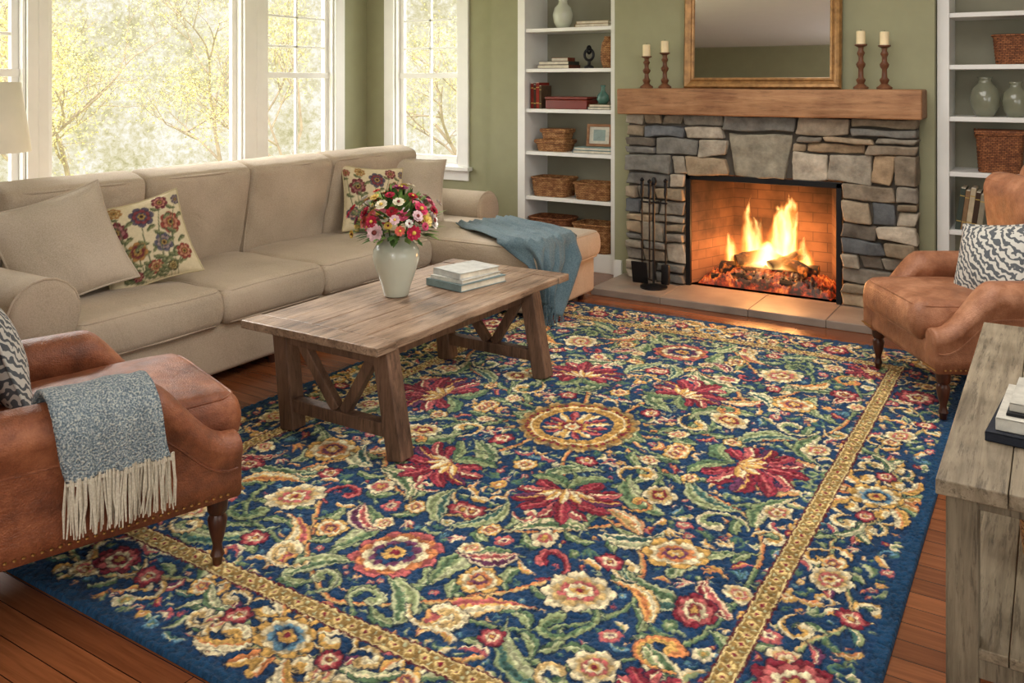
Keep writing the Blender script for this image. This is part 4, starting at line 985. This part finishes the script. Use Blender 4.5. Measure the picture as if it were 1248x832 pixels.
pillow('patterned_throw_pillow',.42,.40,.14,(-2.82,1.46,.66),face(.31,.95,20),'ikat')

# ------------------------------------------------------------ console table (right)
X0,X1,Y0,Y1=-.235,.34,2.17,3.68
cs=empty('console_table'); P=[]
xs=np.linspace(X0,X1,5)
for i in range(4): P.append(box2(xs[i]+.001,xs[i+1]-.001,Y0,Y1,.575,.61,r=.003))
for i in range(4): P.append(box2(xs[i]+(.05 if i==0 else .001),xs[i+1]-(.05 if i==3 else .001),Y0+.03,Y1-.03,.215,.24,r=.003))
mk('top_and_shelf',join(P),'console',cs,smooth=False)
P=[]; g=.02
for x in (X0+g,X1-g-.065):
    for y in (Y0+g,Y1-g-.065): P.append(box2(x,x+.065,y,y+.065,0,.575,r=.004))
for x in (X0+g+.015,X1-g-.05): P.append(box2(x,x+.03,Y0+g+.06,Y1-g-.06,.53,.575,r=.003)); P.append(box2(x,x+.03,Y0+g+.06,Y1-g-.06,.17,.214,r=.003))
for y in (Y0+g+.015,Y1-g-.05): P.append(box2(X0+g+.06,X1-g-.06,y,y+.03,.545,.575,r=.003)); P.append(box2(X0+g+.06,X1-g-.06,y,y+.03,.17,.214,r=.003))
mk('legs_and_rails',join(P),'consoleleg',cs,smooth=False)
stack('book_stack',(-.01,2.62,.611),[(.34,.26,.022,c(34,38,48),0,0),(.3,.23,.03,c(206,202,190),.03,.01),(.26,.19,.006,c(40,40,42),.03,.02),(.24,.18,.02,c(196,192,180),.03,.03)],math.radians(85))
basket('wicker_basket',(.07,2.72,.241),.32,.30,.16,'wicker',True)
fl=empty('floor_lamp',(-4.80,2.45,0))
V,F=lathe([(.205,1.13),(.155,1.50),(.153,1.50),(.203,1.13)],40); mk('shade',(V,F[:-2]),'shade',fl,sharp=None)
mk('stand',join([lathe([(0,0),(.14,0),(.14,.02),(.02,.035),(.012,.06),(.012,1.2),(0,1.2)],24)]),'brass',fl); mk('bulb',lathe([(0,1.2),(.03,1.22),(.035,1.27),(.02,1.31),(0,1.32)],16),plain('bulb',c(250,240,220),.3),fl)

# ------------------------------------------------------------ lights
def area(name,loc,rot,sx,sy,e,col):
    l=bpy.data.lights.new(name,'AREA'); l.shape='RECTANGLE'; l.size=sx;l.size_y=sy;l.energy=e;l.color=col
    o=bpy.data.objects.new(name,l); scn.collection.objects.link(o); o.location=loc;o.rotation_euler=rot; return o
area('ceiling_fill',(-1.0,3.6,2.66),(0,0,0),2.0,2.6,66,(1,.97,.92))  # added soft interior fill under the ceiling, no fixture there
area('fill_light_right',(2.46,1.2,1.5),(0,math.radians(90),0),1.7,4.2,46,(1,.99,.97))  # added frontal fill at the right wall, which has no window
area('fill_light_back',(.6,-2.76,1.5),(math.radians(90),0,0),3.2,1.7,42,(1,.99,.97))  # added fill from behind the camera, no window in this wall
l=bpy.data.lights.new('upper_fill','POINT'); l.energy=70; l.color=(1,.97,.93); l.shadow_soft_size=.3  # added bare point fill to brighten ceiling and room, no lamp hangs here
o=bpy.data.objects.new('upper_fill',l); scn.collection.objects.link(o); o.location=(-.9,-1.2,2.05)
s=bpy.data.lights.new('sun','SUN'); s.energy=9; s.angle=math.radians(22); s.color=(1,.96,.90)
o=bpy.data.objects.new('sun',s); scn.collection.objects.link(o)
o.rotation_euler=Vector((.80,-.22,-.52)).to_track_quat('-Z','Y').to_euler(); o.location=(-9,5,6)
for (p,e_,r_) in (((-1.73,6.04,.42),22,.1),((-1.6,6.3,.38),5,.06),((-1.95,6.3,.36),4,.06)):
    l=bpy.data.lights.new('fire_glow','POINT'); l.energy=e_; l.color=(1,.42,.13); l.shadow_soft_size=r_
    o=bpy.data.objects.new('fire_glow',l); scn.collection.objects.link(o); o.location=p
w=bpy.data.worlds.new('world'); scn.world=w; w.use_nodes=True
bg=w.node_tree.nodes['Background']; bg.inputs[0].default_value=(1,.985,.96,1); bg.inputs[1].default_value=6.0
# ------------------------------------------------------------ camera
cd=bpy.data.cameras.new('camera'); cam=bpy.data.objects.new('camera',cd); scn.collection.objects.link(cam)
cam.location=(0,0,1.5); cam.rotation_euler=(pi/2,0,math.radians(32)); cd.lens=36*1065/1248; cd.shift_y=-316/1248; cd.clip_start=.05
scn.camera=cam
